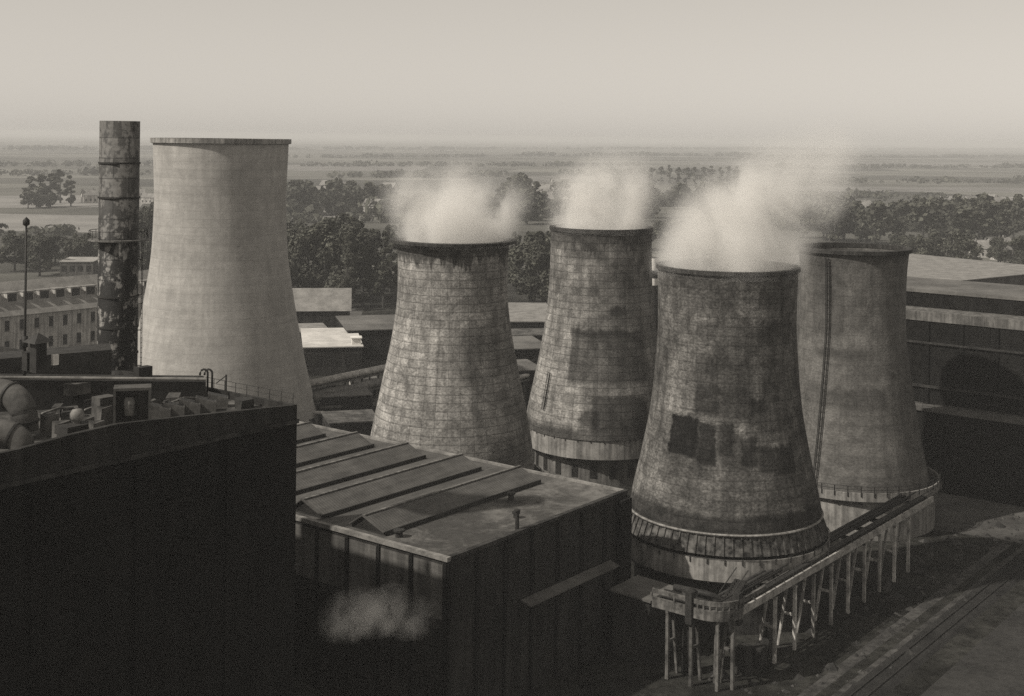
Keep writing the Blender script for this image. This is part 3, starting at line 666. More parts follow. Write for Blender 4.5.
def bent(o, d_in, name='leg_frame', mt='leg'):
    """A-shaped support: upright outer leg, splayed inner leg, cross beam; o local foot of the outer leg, d_in unit vector inward"""
    o = Vector((o[0], o[1], 0)); d = Vector((d_in[0], d_in[1], 0)); mb = MB()
    mb.bar(o, o+Vector((0,0,7.64)), .36, .36)
    mb.bar(o+d*2.1, o+d*1.0+Vector((0,0,7.64)), .28, .28)
    mb.bar(o+d*.2+Vector((0,0,4.1)), o+d*1.6+Vector((0,0,4.1)), .22, .28)
    mb.bar(o-d*.25+Vector((0,0,7.5)), o+d*2.3+Vector((0,0,7.5)), .36, .26)
    return mb.build(name, M[mt], TR)
for k in range(9): bent((2.4+5.1*k, .3), (0, 1))
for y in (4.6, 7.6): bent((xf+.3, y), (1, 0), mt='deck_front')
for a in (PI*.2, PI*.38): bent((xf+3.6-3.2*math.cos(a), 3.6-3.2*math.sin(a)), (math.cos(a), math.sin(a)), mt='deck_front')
# dark gate posts where the straight part starts, and the crossing to the tower gallery
for q in ((xf+.2, 4.6), (xf+3.2, .4)): MB().box(q[0]-.45, q[0]+.45, q[1]-.3, q[1]+.5, 6.9, 10.4).build('gate_post', M['steel_dark'], TR)
tcl = wl((T4['c'].x, T4['c'].y, 0))
for dy in (3.2, 3.9, 4.5): MB().tube([(xf+6, dy, 8.3), (51, dy, 8.3)], .22, 8).build('pipe', M['steel_dark'], TR, True)
for k in range(9): MB().box(xf+8+k*5, xf+8.3+k*5, 2.7, 5.0, 7.4, 7.9).build('pipe_bracket', M['steel_dark'], TR)
MB().tube([(xf+6.2, 3.5, 3.0), (xf+6.2, 3.5, 8.1), (xf+5.2, 5.5, 8.6), (xf+4.8, 9.5, 8.6)], .35, 10).build('pipe', M['steel_dark'], TR, True)
MB().tube([(xf+3.2, 6.5, .0), (xf+3.2, 6.5, 9.2)], .9, 16).tube([(xf+3.2, 6.5, 9.2), (xf+3.2, 6.5, 9.6)], [.9, .3], 16).build('header_tank', M['steel_dark'], TR, True)
for k, (ax, ay, h_) in enumerate(((6.5, 1.2, 3.0), (9.5, .8, 2.2), (13, 1.6, 3.4))): MB().box(xf+ax, xf+ax+1.6, ay, ay+1.3, 0, h_).build('valve_cabinet', M['steel_dark'], TR)
st = MB(); 
for k in range(9): st.box(xf+5.2+k*.42, xf+5.62+k*.42, 2.4, 3.9, 7.9+k*.2, 8.1+k*.2)
st.bar((xf+5.2, 2.4, 9.1), (xf+9.2, 2.4, 10.9), .09).bar((xf+5.2, 3.9, 9.1), (xf+9.2, 3.9, 10.9), .09)
st.build('stair', M['steel_dark'], TR)

# ------------------------------------------------------------------ big works hall at the right
p0 = at(960, 489, 0)
RB = thing('works_hall', 'huge dark works hall with stepped flat roofs and pale cornice bands', 'factory hall', (p0.x, p0.y, 0), TH)
dR = p0.y
ztop = zat(950, 315, dR)
Y0, Y1 = -75, 22
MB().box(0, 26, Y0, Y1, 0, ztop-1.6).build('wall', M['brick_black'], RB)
MB().box(-.25, 9, Y0-.2, Y1+.2, ztop-1.6, ztop).build('cornice', M['conc_mid'], RB)
zz2 = zat(950, 295, dR+7)
MB().box(6, 25.5, Y0, Y1-1, ztop-1.59, zz2).build('clerestory', M['brick_black'], RB)
MB().box(5.8, 25.7, Y0, Y1-.8, zz2+.01, zz2+.6).build('roof', M['roof_mid'], RB)
MB().box(17, 23, Y0+20, Y1-62, zz2+.61, zz2+2.2).build('roof_house', M['brick_mid'], RB)
MB().box(16.6, 23.4, Y0+19.6, Y1-61.6, zz2+2.21, zz2+2.5).build('roof_house_roof', M['roof_mid'], RB)
for k in range(16):
    y = Y0+3+k*6.0
    MB().box(-.3, -.002, y-.35, y+.35, 0, ztop-1.61).build('pilaster', M['brick_black'], RB)
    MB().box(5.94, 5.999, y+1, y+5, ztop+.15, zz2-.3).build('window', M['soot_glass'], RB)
for z0, z1_, mn in ((ztop*.815, ztop*.826, 'conc_dark'), (ztop*.56, ztop*.575, 'conc_dark')): MB().box(-.42, -.001, Y0, Y1, z0, z1_).build('string_course', M[mn], RB)
for k in range(15):
    y = Y0+3+k*6.0
    for z0, z1_ in ((ztop*.62, ztop*.79), (ztop*.85, ztop*.94), (ztop*.33, ztop*.5)):
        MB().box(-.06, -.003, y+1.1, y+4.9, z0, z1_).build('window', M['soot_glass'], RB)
# lower gantry and annex along its foot
MB().box(-4.5, -.45, -52, 8, 0, 13.6).build('annex', M['brick_black'], RB)
MB().box(-4.9, -.43, -52.3, 8.3, 13.61, 14.0).build('annex_roof', M['roof_mid'], RB)
for k in range(9): MB().box(-4.56, -4.503, -50+k*6.4, -46+k*6.4, 2, 6).build('door', M['brick_black'], RB); MB().box(-4.56, -4.503, -50+k*6.4, -46.4+k*6.4, 8, 12).build('window', M['soot_glass'], RB)
gr = MB()
for k in range(30): gr.bar((-4.7, -51+k*2, 14.0), (-4.7, -51+k*2, 15.0), .07)
gr.bar((-4.7, -51, 15), (-4.7, 7, 15), .07).bar((-4.7, -51, 14.5), (-4.7, 7, 14.5), .05); gr.build('annex_railing', M['steel_grey'], RB)

pb = at(985, 268, 24)
q = shed('warehouse', 'low far warehouse with broad pale roof beyond the dark works hall', 'warehouse', (pb.x-20, pb.y-30, 0), TH-.25, 60, 70, 23, 'brick_mid', 'roof_slate', .4, 6)

# ------------------------------------------------------------------ gabled / hipped buildings
def hip(name, label, cat, o, rz, sx, sy, h, rh, wall, roof, rows=2, cols=0, dormers=0, group=None, gable=False, ends=True):
    r = thing(name, label, cat, o, rz, group)
    MB().box(0, sx, 0, sy, 0, h).build('wall', M[wall], r)
    e = .5; i = 0 if gable else sy*.45
    a, b, c, d = (-e,-e,h+.02), (sx+e,-e,h+.02), (sx+e,sy+e,h+.02), (-e,sy+e,h+.02); t1, t2 = (i-(e if gable else 0), sy/2, h+rh), (sx-i+(e if gable else 0), sy/2, h+rh)
    rf = MB().poly([a, b, t2, t1]).poly([c, d, t1, t2]).poly([d, a, t1]).poly([b, c, t2]).poly([d, c, b, a]).build('roof', M[roof], r)
    for k in range(cols):
        x = sx*(k+.5)/cols
        for j in range(rows):
            z0 = h*(j+.28)/rows; z1_ = h*(j+.78)/rows; wd = min(1.3, sx/cols*.3)
            w_ = MB().box(x-wd/2, x+wd/2, -.04, .1, z0, z1_).build('window', M['glass_dark'], r)
            MB().box(x-wd/2-.1, x+wd/2+.1, -.12, -.042, z0-.15, z0-.01).build('sill', M['conc_pale'], w_)
    for k in range(dormers):
        x = sx*(k+.5)/dormers; f0 = .38; y = sy/2*f0; zb = h+rh*f0
        dm = MB().box(x-1.4, x+1.4, y, sy/2, zb-.3, zb+2.3).build('dormer', M[wall], r)
        MB().box(x-1.15, x+1.15, y-.05, y+.05, zb+.1, zb+2.1).build('window', M['glass_dark'], dm)
        MB().box(x-1.6, x+1.6, y-.2, sy/2, zb+2.31, zb+2.5).build('dormer_roof', M[roof], dm)
    return r
po = at(22, 346, 7.0)
dO = po.y
eave = zat(22, 314, dO); ridge = zat(22, 280, dO+7)
po = po - BD*30
hip('office_block', 'long pale office block with light hipped roof, dormers and two window rows', 'office building', (po.x, po.y, 0), TH-.04, 78, 15, eave, ridge-eave, 'plaster', 'roof_slate', 3, 20, 18)

def bld(name, label, px0, px1, py, zr, depth, wall, roof, rz=None, nwin=5, slope=.2):
    """flat-roofed building: roof front edge runs between two columns at row py, zr metres up"""
    a = at(px0, py, zr); sx = (px1-px0)*a.y/F
    return shed(name, label, name.replace('_', ' '), (a.x, a.y, 0), rz if rz is not None else 0.0, sx, depth, zr, wall, roof, slope, nwin)
bld('store_shed', 'white flat-roofed shed standing out pale beside the tall smooth tower', 304, 362, 348, 7, 30, 'brick_dark', 'roof_white', .18, 6)
shed('roof_cabin', 'tiny white cabin on the far edge of the white flat-roofed shed', 'cabin', at(352, 345, 7.2)-Vector((0,0,0)), .18, 2.2, 2, 1.6, 'white', 'white', .1, 0)
bld('machine_shed', 'grey flat-roofed machine shed half hidden behind the sunlit panelled tower', 348, 420, 331, 8, 26, 'brick_black', 'roof_mid', .25, 6)
hip('train_shed', 'long brown-roofed shed in front of the dark tree belt', 'shed', at(262, 318, 5)-Vector((0,0,5)), .12, 26, 16, 7, 6, 'brick_dark', 'roof_slate', 1, 6, gable=True)
bld('store_house', 'pale-roofed store seen in the gap between two steaming towers, farthest back', 505, 556, 322, 7, 40, 'brick_black', 'roof_slate', .05, 5)
bld('coal_shed', 'grey roofed coal shed in the gap between two steaming towers', 508, 552, 350, 8, 18, 'brick_black', 'roof_mid', .25, 4)
bld('filter_house', 'low filter house in the tower gap nearest the towers', 505, 545, 372, 8, 12, 'brick_black', 'roof_mid', .3, 3)
bld('compressor_house', 'low dark-walled building below the pipe bridges at the smooth tower', 318, 372, 398, 6, 10, 'brick_black', 'roof_mid', .3, 5)
bld('valve_house', 'squat dark valve house at the foot of the smooth pale tower', 330, 380, 424, 5, 9, 'brick_dark', 'roof_dirty', .3, 4)
bld('lamp_room', 'narrow grey-roofed building left of the striped chimney', 640, 668, 372, 6, 14, 'brick_black', 'roof_mid', .2, 3)

bld('boiler_shed', 'dark shed with a grey roof just right of the smooth tower, beyond the white shed', 296, 330, 333, 7, 14, 'brick_dark', 'roof_slate', .3, 4)
bld('switch_house', 'small pale-walled switch house under the upper pipe bridge', 352, 378, 384, 5, 8, 'plaster', 'roof_mid', .2, 3)
bld('workmen_hut', 'tiny dark hut between the two lower pipe runs', 322, 340, 408, 4, 6, 'brick_dark', 'roof_mid', .2, 2)
bld('garage', 'long low garage with dark doors in the tower gap, second from the back', 506, 552, 336, 6, 10, 'brick_black', 'roof_dirty', .15, 5)
bld('loading_shed', 'pale-roofed loading shed far off in front of the left fields', 60, 92, 262, 6, 18, 'brick_mid', 'roof_pale', .1, 4)
def pipe_bridge(label, a, b, zt_, mat, r_=.55):
    a, b = Vector(a), Vector(b); r = thing('pipe_bridge', label, 'pipe bridge', (a.x, a.y, 0))
    v = b-a; v.z = 0; L_ = v.length; u = v.normalized()
    for o_ in (-.8, .6): 
        n = Vector((-u.y, u.x, 0))*o_; MB().tube([n+Vector((0,0,zt_)), n+v+Vector((0,0,zt_))], r_, 12).build('pipe', M[mat], r, True)
    MB().bar((0,0,zt_-.9), v+Vector((0,0,zt_-.9)), 2.6, .35).build('girder', M['steel_grey'], r)
    for k in range(5):
        q = v*((k+.4)/5); n = Vector((-u.y, u.x, 0))
        MB().bar(q+n*1.1+Vector((0,0,zt_-1.1)), q+n*1.5, .4).bar(q-n*1.1+Vector((0,0,zt_-1.1)), q-n*1.5, .4).build('support', M['conc_mid'], r)
pipe_bridge('pale upper pipe bridge rising behind the sunlit panelled tower', at(306, 384, 8), at(392, 366, 8), 8, 'steel_pale')
pipe_bridge('lower grey pipe bridge running below the pale one', at(312, 398, 6), at(392, 379, 6), 6, 'steel_grey', .7)
pipe_bridge('short pipe bridge in the gap left of the patched tower', at(512, 378, 7), at(540, 371, 7), 7, 'steel_pale', .5)
# bent pipe at the smooth tower's foot
p = at(322, 431, 0)
mb = MB().tube([Vector((-3,0,3.6)), Vector((0,0,3.7)), Vector((1.6,0,3.2)), Vector((2.4,0,2.2)), Vector((2.6,0,0))], .38, 10)
tag(mb.build('bent_pipe', M['steel_pale'], None, True, p), 'bent pale pipe turning down beside the smooth tower foot', 'pipe')

# striped chimney behind
pc = atd(652.5, 300, 262); zc = zat(652.5, 257, 262)
ch = thing('striped_chimney', 'thin dark chimney with white bands beside the patched tower', 'chimney', (pc.x, pc.y, 0))
MB().lathe([(1.35, 0), (.95, zc), (.7, zc), (.7, zc-2)], 20).build('shaft', M['brick_dark'], ch, True)
def rr_(z): return 1.35+(.95-1.35)*z/zc
for a, b in ((258, 270), (278, 285)):
    za, zb_ = zat(652.5, b, 262), zat(652.5, a, 262); MB().lathe([(rr_(za)+.03, za), (rr_(zb_)+.03, zb_)], 20).build('white_band', M['white'], ch, True)

# ------------------------------------------------------------------ ground
def ground_mat():
    t = NT('works_yard_and_fields'); g = t.n('ShaderNodeNewGeometry').outputs['Position']
    fl_ = t.scale(g, 1, 1, 0)
    n = t.noise(fl_, .035, 6, .65); n2 = t.noise(fl_, .5, 5, .7); n3 = t.noise(fl_, .004, 4, .6)
    near = t.math('MULTIPLY', t.ramp(n, .35, .7, .010, .042), t.ramp(n2, .32, .68, .45, 1.5))
    vo = t.n('ShaderNodeTexVoronoi'); t.put(vo.inputs['Vector'], t.scale(fl_, 1/330, 1/210, 0)); vo.inputs['Scale'].default_value = 1; vo.inputs['Randomness'].default_value = .85
    sepc = t.n('ShaderNodeSeparateColor', Color=vo.outputs['Color'])
    fld = t.math('MULTIPLY', t.ramp(sepc.outputs[0], 0, 1, .05, .15, False), t.ramp(n3, .3, .7, .75, 1.2))
    ln = t.n('ShaderNodeVectorMath', operation='LENGTH'); t.put(ln.inputs[0], fl_)
    w_ = t.ramp(ln.outputs['Value'], 480, 640)
    mx = t.math('ADD', t.math('MULTIPLY', near, t.math('SUBTRACT', 1.0, w_)), t.math('MULTIPLY', fld, w_))
    return t.finish(t.grey(mx, (1, .98, .88)), .95, n2, .3, .1, .1)
gm = MB(); S = 26000
xs = [-S, -1500, -300, 300, 1500, S]; ys = [-600, 0, 300, 1500, S]
for i in range(len(xs)-1):
    for j in range(len(ys)-1): gm.quad((xs[i], ys[j], 0), (xs[i+1], ys[j], 0), (xs[i+1], ys[j+1], 0), (xs[i], ys[j+1], 0))
struct(gm.build('ground', ground_mat()))
def sheet(name, pts, z, mat): return struct(MB().poly([(p[0], p[1], z) for p in pts]).build(name, mat))
def lane(name, a, b, w0, z, mat):
    a, b = Vector(a), Vector(b); d = (b-a); d.z = 0; d.normalize(); n = Vector((-d.y, d.x, 0))*w0/2
    return sheet(name, [a-n, b-n, b+n, a+n], z, mat)
M['road'] = rough_mat('worn_asphalt', .027, .15, .4, 1.2)
M['cinder'] = rough_mat('cinder_bed', .016, .3, .5, 1.5)
M['yard_pale'] = rough_mat('trampled_yard', .07, .12, .4, .9)
M['path'] = rough_mat('beaten_path', .045, .3, .5, 1.2)
M['field'] = rough_mat('pale_stubble', .2, .02, .2, .2)
M['field2'] = rough_mat('ploughed_earth', .14, .02, .25, .2)
# track beds and rails on the right, running with the trestle
def track(px, py, lo, hi, label):
    p = at(px, py, 0); a = p + BD*lo; b = p + BD*hi
    r = thing('railway_track', label, 'railway track', (a.x, a.y, 0), TH); Ln = hi-lo
    MB().hexa([(0,-1.9,0),(Ln,-1.9,0),(Ln,1.9,0),(0,1.9,0),(0,-1.4,.22),(Ln,-1.4,.22),(Ln,1.4,.22),(0,1.4,.22)]).build('ballast', M['cinder'], r)
    for s in (-.72, .72): MB().box(0, Ln, s-.05, s+.05, .236, .38).build('rail', M['steel_dark'], r)
    m_ = MB()
    for k in range(int(Ln/.75)): m_.box(k*.75, k*.75+.24, -1.25, 1.25, .14, .235)
    o_ = m_.build('sleepers', M['cinder'], r)
    return r
lane('road', at(1010, 660, 0)-BD*60, at(1010, 660, 0)+BD*140, 9, .012, M['road'])
track(900, 665, -25, 80, 'dark sunken railway track between trestle and road')
lane('path', at(880, 640, 0)-BD*30, at(880, 640, 0)+BD*105, 1.5, .008, M['path'])
lane('path', at(960, 600, 0)-BD*50, at(960, 600, 0)+BD*95, 1.3, .008, M['path'])
yd = at(965, 505, 0)
sheet('yard', [yd+Vector((-12,-12,0)), yd+Vector((4,-22,0)), yd+Vector((34,-26,0)), yd+Vector((40,-2,0)), yd+Vector((10,14,0)), yd+Vector((-10,9,0))], .016, M['yard_pale'])
def field(px0, px1, py0, py1, m, shear=0):
    sheet('field', [at(px0, py1, 0), at(px1, py1+shear, 0), at(px1+(12 if px1 < 500 else -6), py0+shear, 0), at(px0, py0, 0)], .05+.01*random.random(), M[m])
field(-30, 140, 196, 208, 'field', -1); field(-40, 110, 213, 230, 'field', 3); field(283, 345, 205, 219, 'field', 0); field(270, 420, 165, 171, 'field2', 0)
field(520, 600, 176, 182, 'field2', 0); field(780, 1050, 186, 191, 'field2', 2); field(700, 1040, 162, 165, 'field2', 1)
field(296, 352, 309, 336, 'yard_pale', 0)
field(930, 1060, 196, 203, 'field', 1)

rr = random.Random(11); mb = MB()
for k in range(420):                                  # clinker and scrap on the ground beside the trestle
    q = W0_ = at(860, 620, 0) + BD*rr.uniform(-30, 60) + AD*rr.uniform(-9, 6); a_ = rr.uniform(.15, .7)*(1 if k % 9 else 2.2); h_ = a_*rr.uniform(.25, .7)
    n_ = 6; ph_ = rr.random()*6; ring = [(q.x+a_*rr.uniform(.6, 1.1)*math.cos(ph_+2*PI*m/n_), q.y+a_*rr.uniform(.6, 1.1)*math.sin(ph_+2*PI*m/n_), -.05) for m in range(n_)]
    top = (q.x+rr.uniform(-.2, .2)*a_, q.y+rr.uniform(-.2, .2)*a_, h_)
    for m in range(n_): mb.poly([ring[m], ring[(m+1)%n_], top], rr.randrange(3))
tag(mb.build('rubble', [M['cinder'], M['path'], M['road']]), 'dark clinker and rubble strewn beside the trestle legs', 'rubble', kind='stuff')
# lorry by the works hall
lp = at(955, 493, 0)
LR = thing('lorry', 'small dark lorry parked at the foot of the dark works hall', 'lorry', (lp.x, lp.y, .016), TH+PI/2+.2)
MB().box(-2.4, 1.0, -1.05, 1.05, .8, 1.0).box(-2.4, -2.3, -1.05, 1.05, 1.0, 1.6).box(-2.3, 1, -1.05, -.97, 1.0, 1.6).box(-2.3, 1, .97, 1.05, 1.0, 1.6).build('load_bed', M['wood'], LR)
MB().extr([(1.05,-1,.7),(2.3,-1,.7),(2.3,-1,1.6),(2.05,-1,2.35),(1.05,-1,2.35)], (0,2,0)).build('cab', M['steel_grey'], LR)
MB().box(2.31, 3.3, -.65, .65, .7, 1.5).build('bonnet', M['steel_grey'], LR)
MB().quad((2.3,-.85,1.66),(2.3,.85,1.66),(2.09,.85,2.25),(2.09,-.85,2.25)).build('windscreen', M['glass_dark'], LR)
for x in (-1.5, 2.6):
    for y in (-1, .78): MB().tube([(x, y, .45), (x, y+.22, .45)], .45, 16).build('wheel', M['rubber'], LR)

# ------------------------------------------------------------------ trees
def leafy(kind, nq, size, seed):
    """one tree as trunk + leaf-sized faces; unit = real metres"""
    rnd = random.Random(seed); cr = MB(); tr = MB()
    if kind == 'poplar': ht, rad, zb = 24, 3.2, .1
    elif kind == 'conifer': ht, rad, zb = 23, 4.0, .1
    elif kind == 'bush': ht, rad, zb = 7, 4.5, .05
    else: ht, rad, zb = 18, 6.5, .18
    tr.tube([(0,0,-.3),(.2,.1,ht*.35),(0,.2,ht*.8)], [.45,.3,.08], 7)
    lobes = []
    nl = rnd.choice((15, 19, 24)) if kind != 'bush' else 12; skew = (rnd.uniform(-.3, .3)*rad, rnd.uniform(-.3, .3)*rad)
    for k in range(nl):
        u = rnd.random(); z = ht*(zb + (1-zb)*u**.9)
        if kind == 'conifer': e = 1-u*.95
        elif kind == 'poplar': e = math.sin(PI*min(1, .12+u*.88))**.6
        else: e = math.sin(PI*min(.97, .2+u*.78))**.7
        a = rnd.random()*2*PI; r = rad*e*math.sqrt(rnd.random())*.85
        lobes.append((r*math.cos(a)+skew[0]*u, r*math.sin(a)+skew[1]*u, z, rad*(.22+.2*rnd.random())*(.6+.5*e), rnd.choice((0,0,1,1,2))))
        if kind not in ('bush',) and rnd.random() < .7: tr.bar((0,0,z*.75), (r*math.cos(a)*.8, r*math.sin(a)*.8, z*.97), .1)
    for k in range(nq):
        x, y, z, r, mi = rnd.choice(lobes)
        d = Vector((rnd.gauss(0,1), rnd.gauss(0,1), rnd.gauss(0,.8))).normalized()*r*rnd.random()**.35
        c = Vector((x, y, z))+d; n = (d.normalized()*.6+Vector((rnd.gauss(0,.5), rnd.gauss(0,.5), rnd.gauss(.3,.5)))).normalized()
        t = n.orthogonal().normalized(); q = rnd.random()*PI; b = n.cross(t); t, b = t*math.cos(q)+b*math.sin(q), b*math.cos(q)-t*math.sin(q)
        s = size*(.6+.8*rnd.random()); cr.quad(c-t*s-b*s*.6, c+t*s*.9-b*s*.7, c+t*s+b*s*.6, c-t*s*.8+b*s*.7, mi if rnd.random() < .75 else rnd.randrange(3))
    return cr, tr
LM = [M['leaf_a'], M['leaf_b'], M['leaf_c']]
PROTO = {}
def tree_data(kind, near, var):
    k = (kind, near, var)
    if k not in PROTO:
        cr, tr = leafy(kind, (3800 if near else 1000) if kind != 'bush' else 350, .34 if near else .66, hash((kind, var)) % 1000 if False else len(PROTO)*17+3)
        if near:
            c = cr.build('crown', LM); t = tr.build('trunk', M['bark']); PROTO[k] = [c.data, t.data]
            for o in (c, t): bpy.data.objects.remove(o)
        else:
            n0 = len(cr.v); cr.v += tr.v; cr.f += [tuple(i+n0 for i in f) for f in tr.f]; cr.mi += [3]*len(tr.f)
            c = cr.build('tree', LM+[M['bark']]); PROTO[k] = [c.data]; bpy.data.objects.remove(c)
    return PROTO[k]
def place_tree(kind, name, x, y, s, sxy, label, group, near):
    d = tree_data(kind, near, random.randrange(5)); rz = random.random()*6.28
    if near:
        r = thing(name, label, 'tree', (x, y, 0), rz, group); r.scale = (s*sxy, s*sxy, s)
        for nm, me in zip(('crown', 'trunk'), d):
            o = bpy.data.objects.new(nm, me); COL.objects.link(o); o.parent = r
    else:
        r = bpy.data.objects.new(name, d[0]); COL.objects.link(r); r.location = (x, y, 0); r.rotation_euler = (0,0,rz); r.scale = (s*sxy, s*sxy, s); tag(r, label, 'tree', group)
    return r
HT = {'poplar': 24, 'conifer': 23, 'broad': 18, 'bush': 7}
NM = {'poplar': 'poplar_tree', 'conifer': 'conifer_tree', 'broad': 'broadleaf_tree', 'bush': 'bush'}
def grove(n, px, py_base, top, kinds, label, group, near, jit=.15, sxy=(.85, 1.25), row=False):
    """n trees over the ground whose rows run py_base[0]..py_base[1]; crowns reach about row top"""
    for k in range(n):
        x = px[0]+(px[1]-px[0])*((k+.5)/n if row else random.random()); yb = py_base[0]+(py_base[1]-py_base[0])*random.random()
        p = at(x, yb, 0); kd = random.choice(kinds)
        h = (H - 0) - 0; zt_ = zat(x, top, p.y); h = min(max(4.0, zt_), 25.0 if p.y < 1900 else 15.0)*(1-jit+2*jit*random.random())
        place_tree(kd, NM[kd], p.x, p.y, h/HT[kd], random.uniform(*sxy), label, group, near)
B_, C_, P_ = 'broad', 'conifer', 'poplar'
grove(26, (276, 402), (284, 308), 222, (B_, C_, P_, C_), 'dark dense tree in the belt between smooth tower and sunlit tower', 'tree belt left of the sunlit tower', True, .14, (.9, 1.3))
grove(4, (340, 350), (305, 312), 210, (C_,), 'tallest dark conifer rising from the tree belt', 'tall conifers of the tree belt', True, .06, (.8, 1))
grove(12, (506, 556), (282, 312), 236, (B_, C_), 'dark tree in the narrow gap between the sunlit and patched towers', 'trees in the tower gap', True, .12, (.9, 1.3))
grove(9, (136, 160), (262, 285), 212, (B_, C_), 'dark tree showing between smokestack and smooth tower', 'trees between smokestack and smooth tower', True, .12)
grove(14, (10, 100), (262, 276), 236, (B_,), 'dark round tree in the row behind the office block', 'trees behind the office block', True, .12, (.9, 1.4))
grove(5, (24, 76), (203, 208), 164, (P_,), 'hazy tall tree in the clump on the far left field', 'far left clump', False, .1, (1.5, 2.0), row=True)
grove(6, (24, 76), (204, 209), 192, (B_,), 'hazy low tree under the tall far left clump', 'far left undergrowth trees', False, .1, (1.2, 1.8))
grove(24, (284, 392), (204, 216), 184, (B_,), 'hazy tree in the middle-distance strip right of the smooth tower', 'strip of trees right of the smooth tower', False, .15, (1.1, 1.7))
grove(16, (386, 545), (196, 240), 190, (B_, B_, C_), 'hazy tree partly veiled by the steam of the sunlit tower', 'trees behind the broad steam cloud', False, .1, (1.1, 1.7))
grove(14, (506, 568), (205, 222), 170, (B_, P_), 'hazy tall tree on the rise left of the steam dome', 'trees left of the steam dome', False, .12, (1.0, 1.5))
grove(11, (648, 742), (185, 187), 160, (P_,), 'slim hazy poplar in the straight row behind the large plume', 'poplar row', False, .05, (1.5, 1.9), row=True)
grove(24, (640, 770), (196, 222), 184, (B_,), 'hazy bushy tree below the poplar row', 'trees below the poplar row', False, .12, (1.1, 1.7))
grove(38, (796, 1040), (225, 250), 200, (B_, B_, C_), 'grey tree in the wide belt beyond the ladder tower', 'wide tree belt beyond the ladder tower', False, .14, (1.0, 1.6))
grove(22, (900, 1045), (252, 276), 238, (B_,), 'dark tree just beyond the pale warehouse roofs', 'trees beyond the warehouse roofs', True, .12, (1.0, 1.5))
grove(16, (640, 700), (228, 262), 222, (B_,), 'grey tree in the gap right of the patched tower', 'trees right of the patched tower', False, .12, (1.0, 1.5))
def woodland(px0, px1, py, ht, label, dens=1.0, thick=60):
    """a far hedge or copse strip that reads as one mass"""
    rnd = random.Random(int(px0*7+py*13)); mb = MB(); a, b = at(px0, py, 0), at(px1, py+rnd.uniform(-1, 1), 0)
    n = int((b-a).length/6*dens); w0 = rnd.random()*9
    for k in range(n):
        t = rnd.random(); env = .55+.45*math.sin(t*23+w0)*math.sin(t*9.1+w0*2)
        if rnd.random() > env+.25: continue
        c = a.lerp(b, t)+Vector((rnd.gauss(0, 4), rnd.uniform(-thick, thick), 0)); h = ht*(.5+.5*env)*rnd.uniform(.6, 1.15); r = h*rnd.uniform(.7, 1.5); mi = rnd.choice((0,0,1,1,2))
        for q in range(26):
            d = Vector((rnd.gauss(0,1), rnd.gauss(0,1), rnd.gauss(0,1))).normalized(); p = c+Vector((d.x*r, d.y*r, h*.52+d.z*h*.48))
            t1 = d.orthogonal().normalized(); b1 = d.cross(t1); sz = h*.2*rnd.uniform(.6, 1.4)
            mb.quad(p-t1*sz-b1*sz*.7, p+t1*sz*.9-b1*sz, p+t1*sz+b1*sz*.8, p-t1*sz*.8+b1*sz, mi)
    tag(mb.build('woodland', LM), label, 'woodland', kind='stuff')
woodland(-40, 160, 166, 11, 'faint hedge strip under the skyline at far left'); woodland(-40, 150, 175, 11, 'faint copse strip behind the far left clump', 1.4)
woodland(270, 480, 158, 12, 'faint copse line under the middle skyline', .8); woodland(300, 640, 166, 11, 'faint copse line above the broad steam cloud', 1.0); woodland(340, 520, 177, 11, 'grey copse strip right behind the broad steam cloud', 1.6)
woodland(520, 760, 156, 14, 'faint wood under the skyline behind the large plume', .7); woodland(560, 700, 174, 10, 'grey hedge strip left of the poplar row', 1.2)
woodland(740, 1060, 158, 13, 'faint wood under the skyline at far right', .7); woodland(780, 1060, 168, 11, 'faint hedge line on the right fields', .9); woodland(820, 1060, 182, 9, 'grey hedge strip on the right fields', 1.1); woodland(800, 960, 198, 9, 'grey copse strip touching the wide right tree belt', 1.5)
woodland(280, 560, 214, 15, 'continuous grey wood behind the sunlit tower steam', 3, 45); woodland(780, 1060, 228, 14, 'continuous wood behind the ladder tower', 3, 40); woodland(640, 800, 205, 13, 'continuous wood under the poplar row', 3, 40)
woodland(-60, 500, 150, 15, 'palest skyline wood on the left', .5, 200); woodland(430, 1090, 149, 15, 'palest skyline wood on the right', .5, 200)
woodland(-30, 150, 234, 7, 'dark scrub along the bright left field', 1.5, 14); woodland(280, 400, 223, 7, 'dark scrub along the field right of the smooth tower', 2, 14)

# far houses
def house_data(var):
    mb = MB(); L_, W_, h_, rh = 9+var*2, 7, 5, 3.5
    mb.box(0, L_, 0, W_, 0, h_); n = len(mb.f)
    mb.poly([(-.4,-.4,h_),(L_+.4,-.4,h_),(L_+.4,W_/2,h_+rh),(-.4,W_/2,h_+rh)], 1).poly([(L_+.4,W_+.4,h_),(-.4,W_+.4,h_),(-.4,W_/2,h_+rh),(L_+.4,W_/2,h_+rh)], 1)
    mb.poly([(0,0,h_),(0,W_/2,h_+rh-.2),(0,W_,h_)]).poly([(L_,0,h_),(L_,W_,h_),(L_,W_/2,h_+rh-.2)])
    for k in range(3): mb.box(1+k*L_/3.2, 2.1+k*L_/3.2, -.06, .02, 1.2, 2.8, 2)
    mb.box(L_*.7, L_*.7+.7, W_/2-.35, W_/2+.35, h_+rh-.8, h_+rh+1, 1)
    o = mb.build('far_house', [M['plaster'], M['roof_slate'], M['glass_dark']]); d = o.data; bpy.data.objects.remove(o); return d
HD = [house_data(0), house_data(1), house_data(3)]
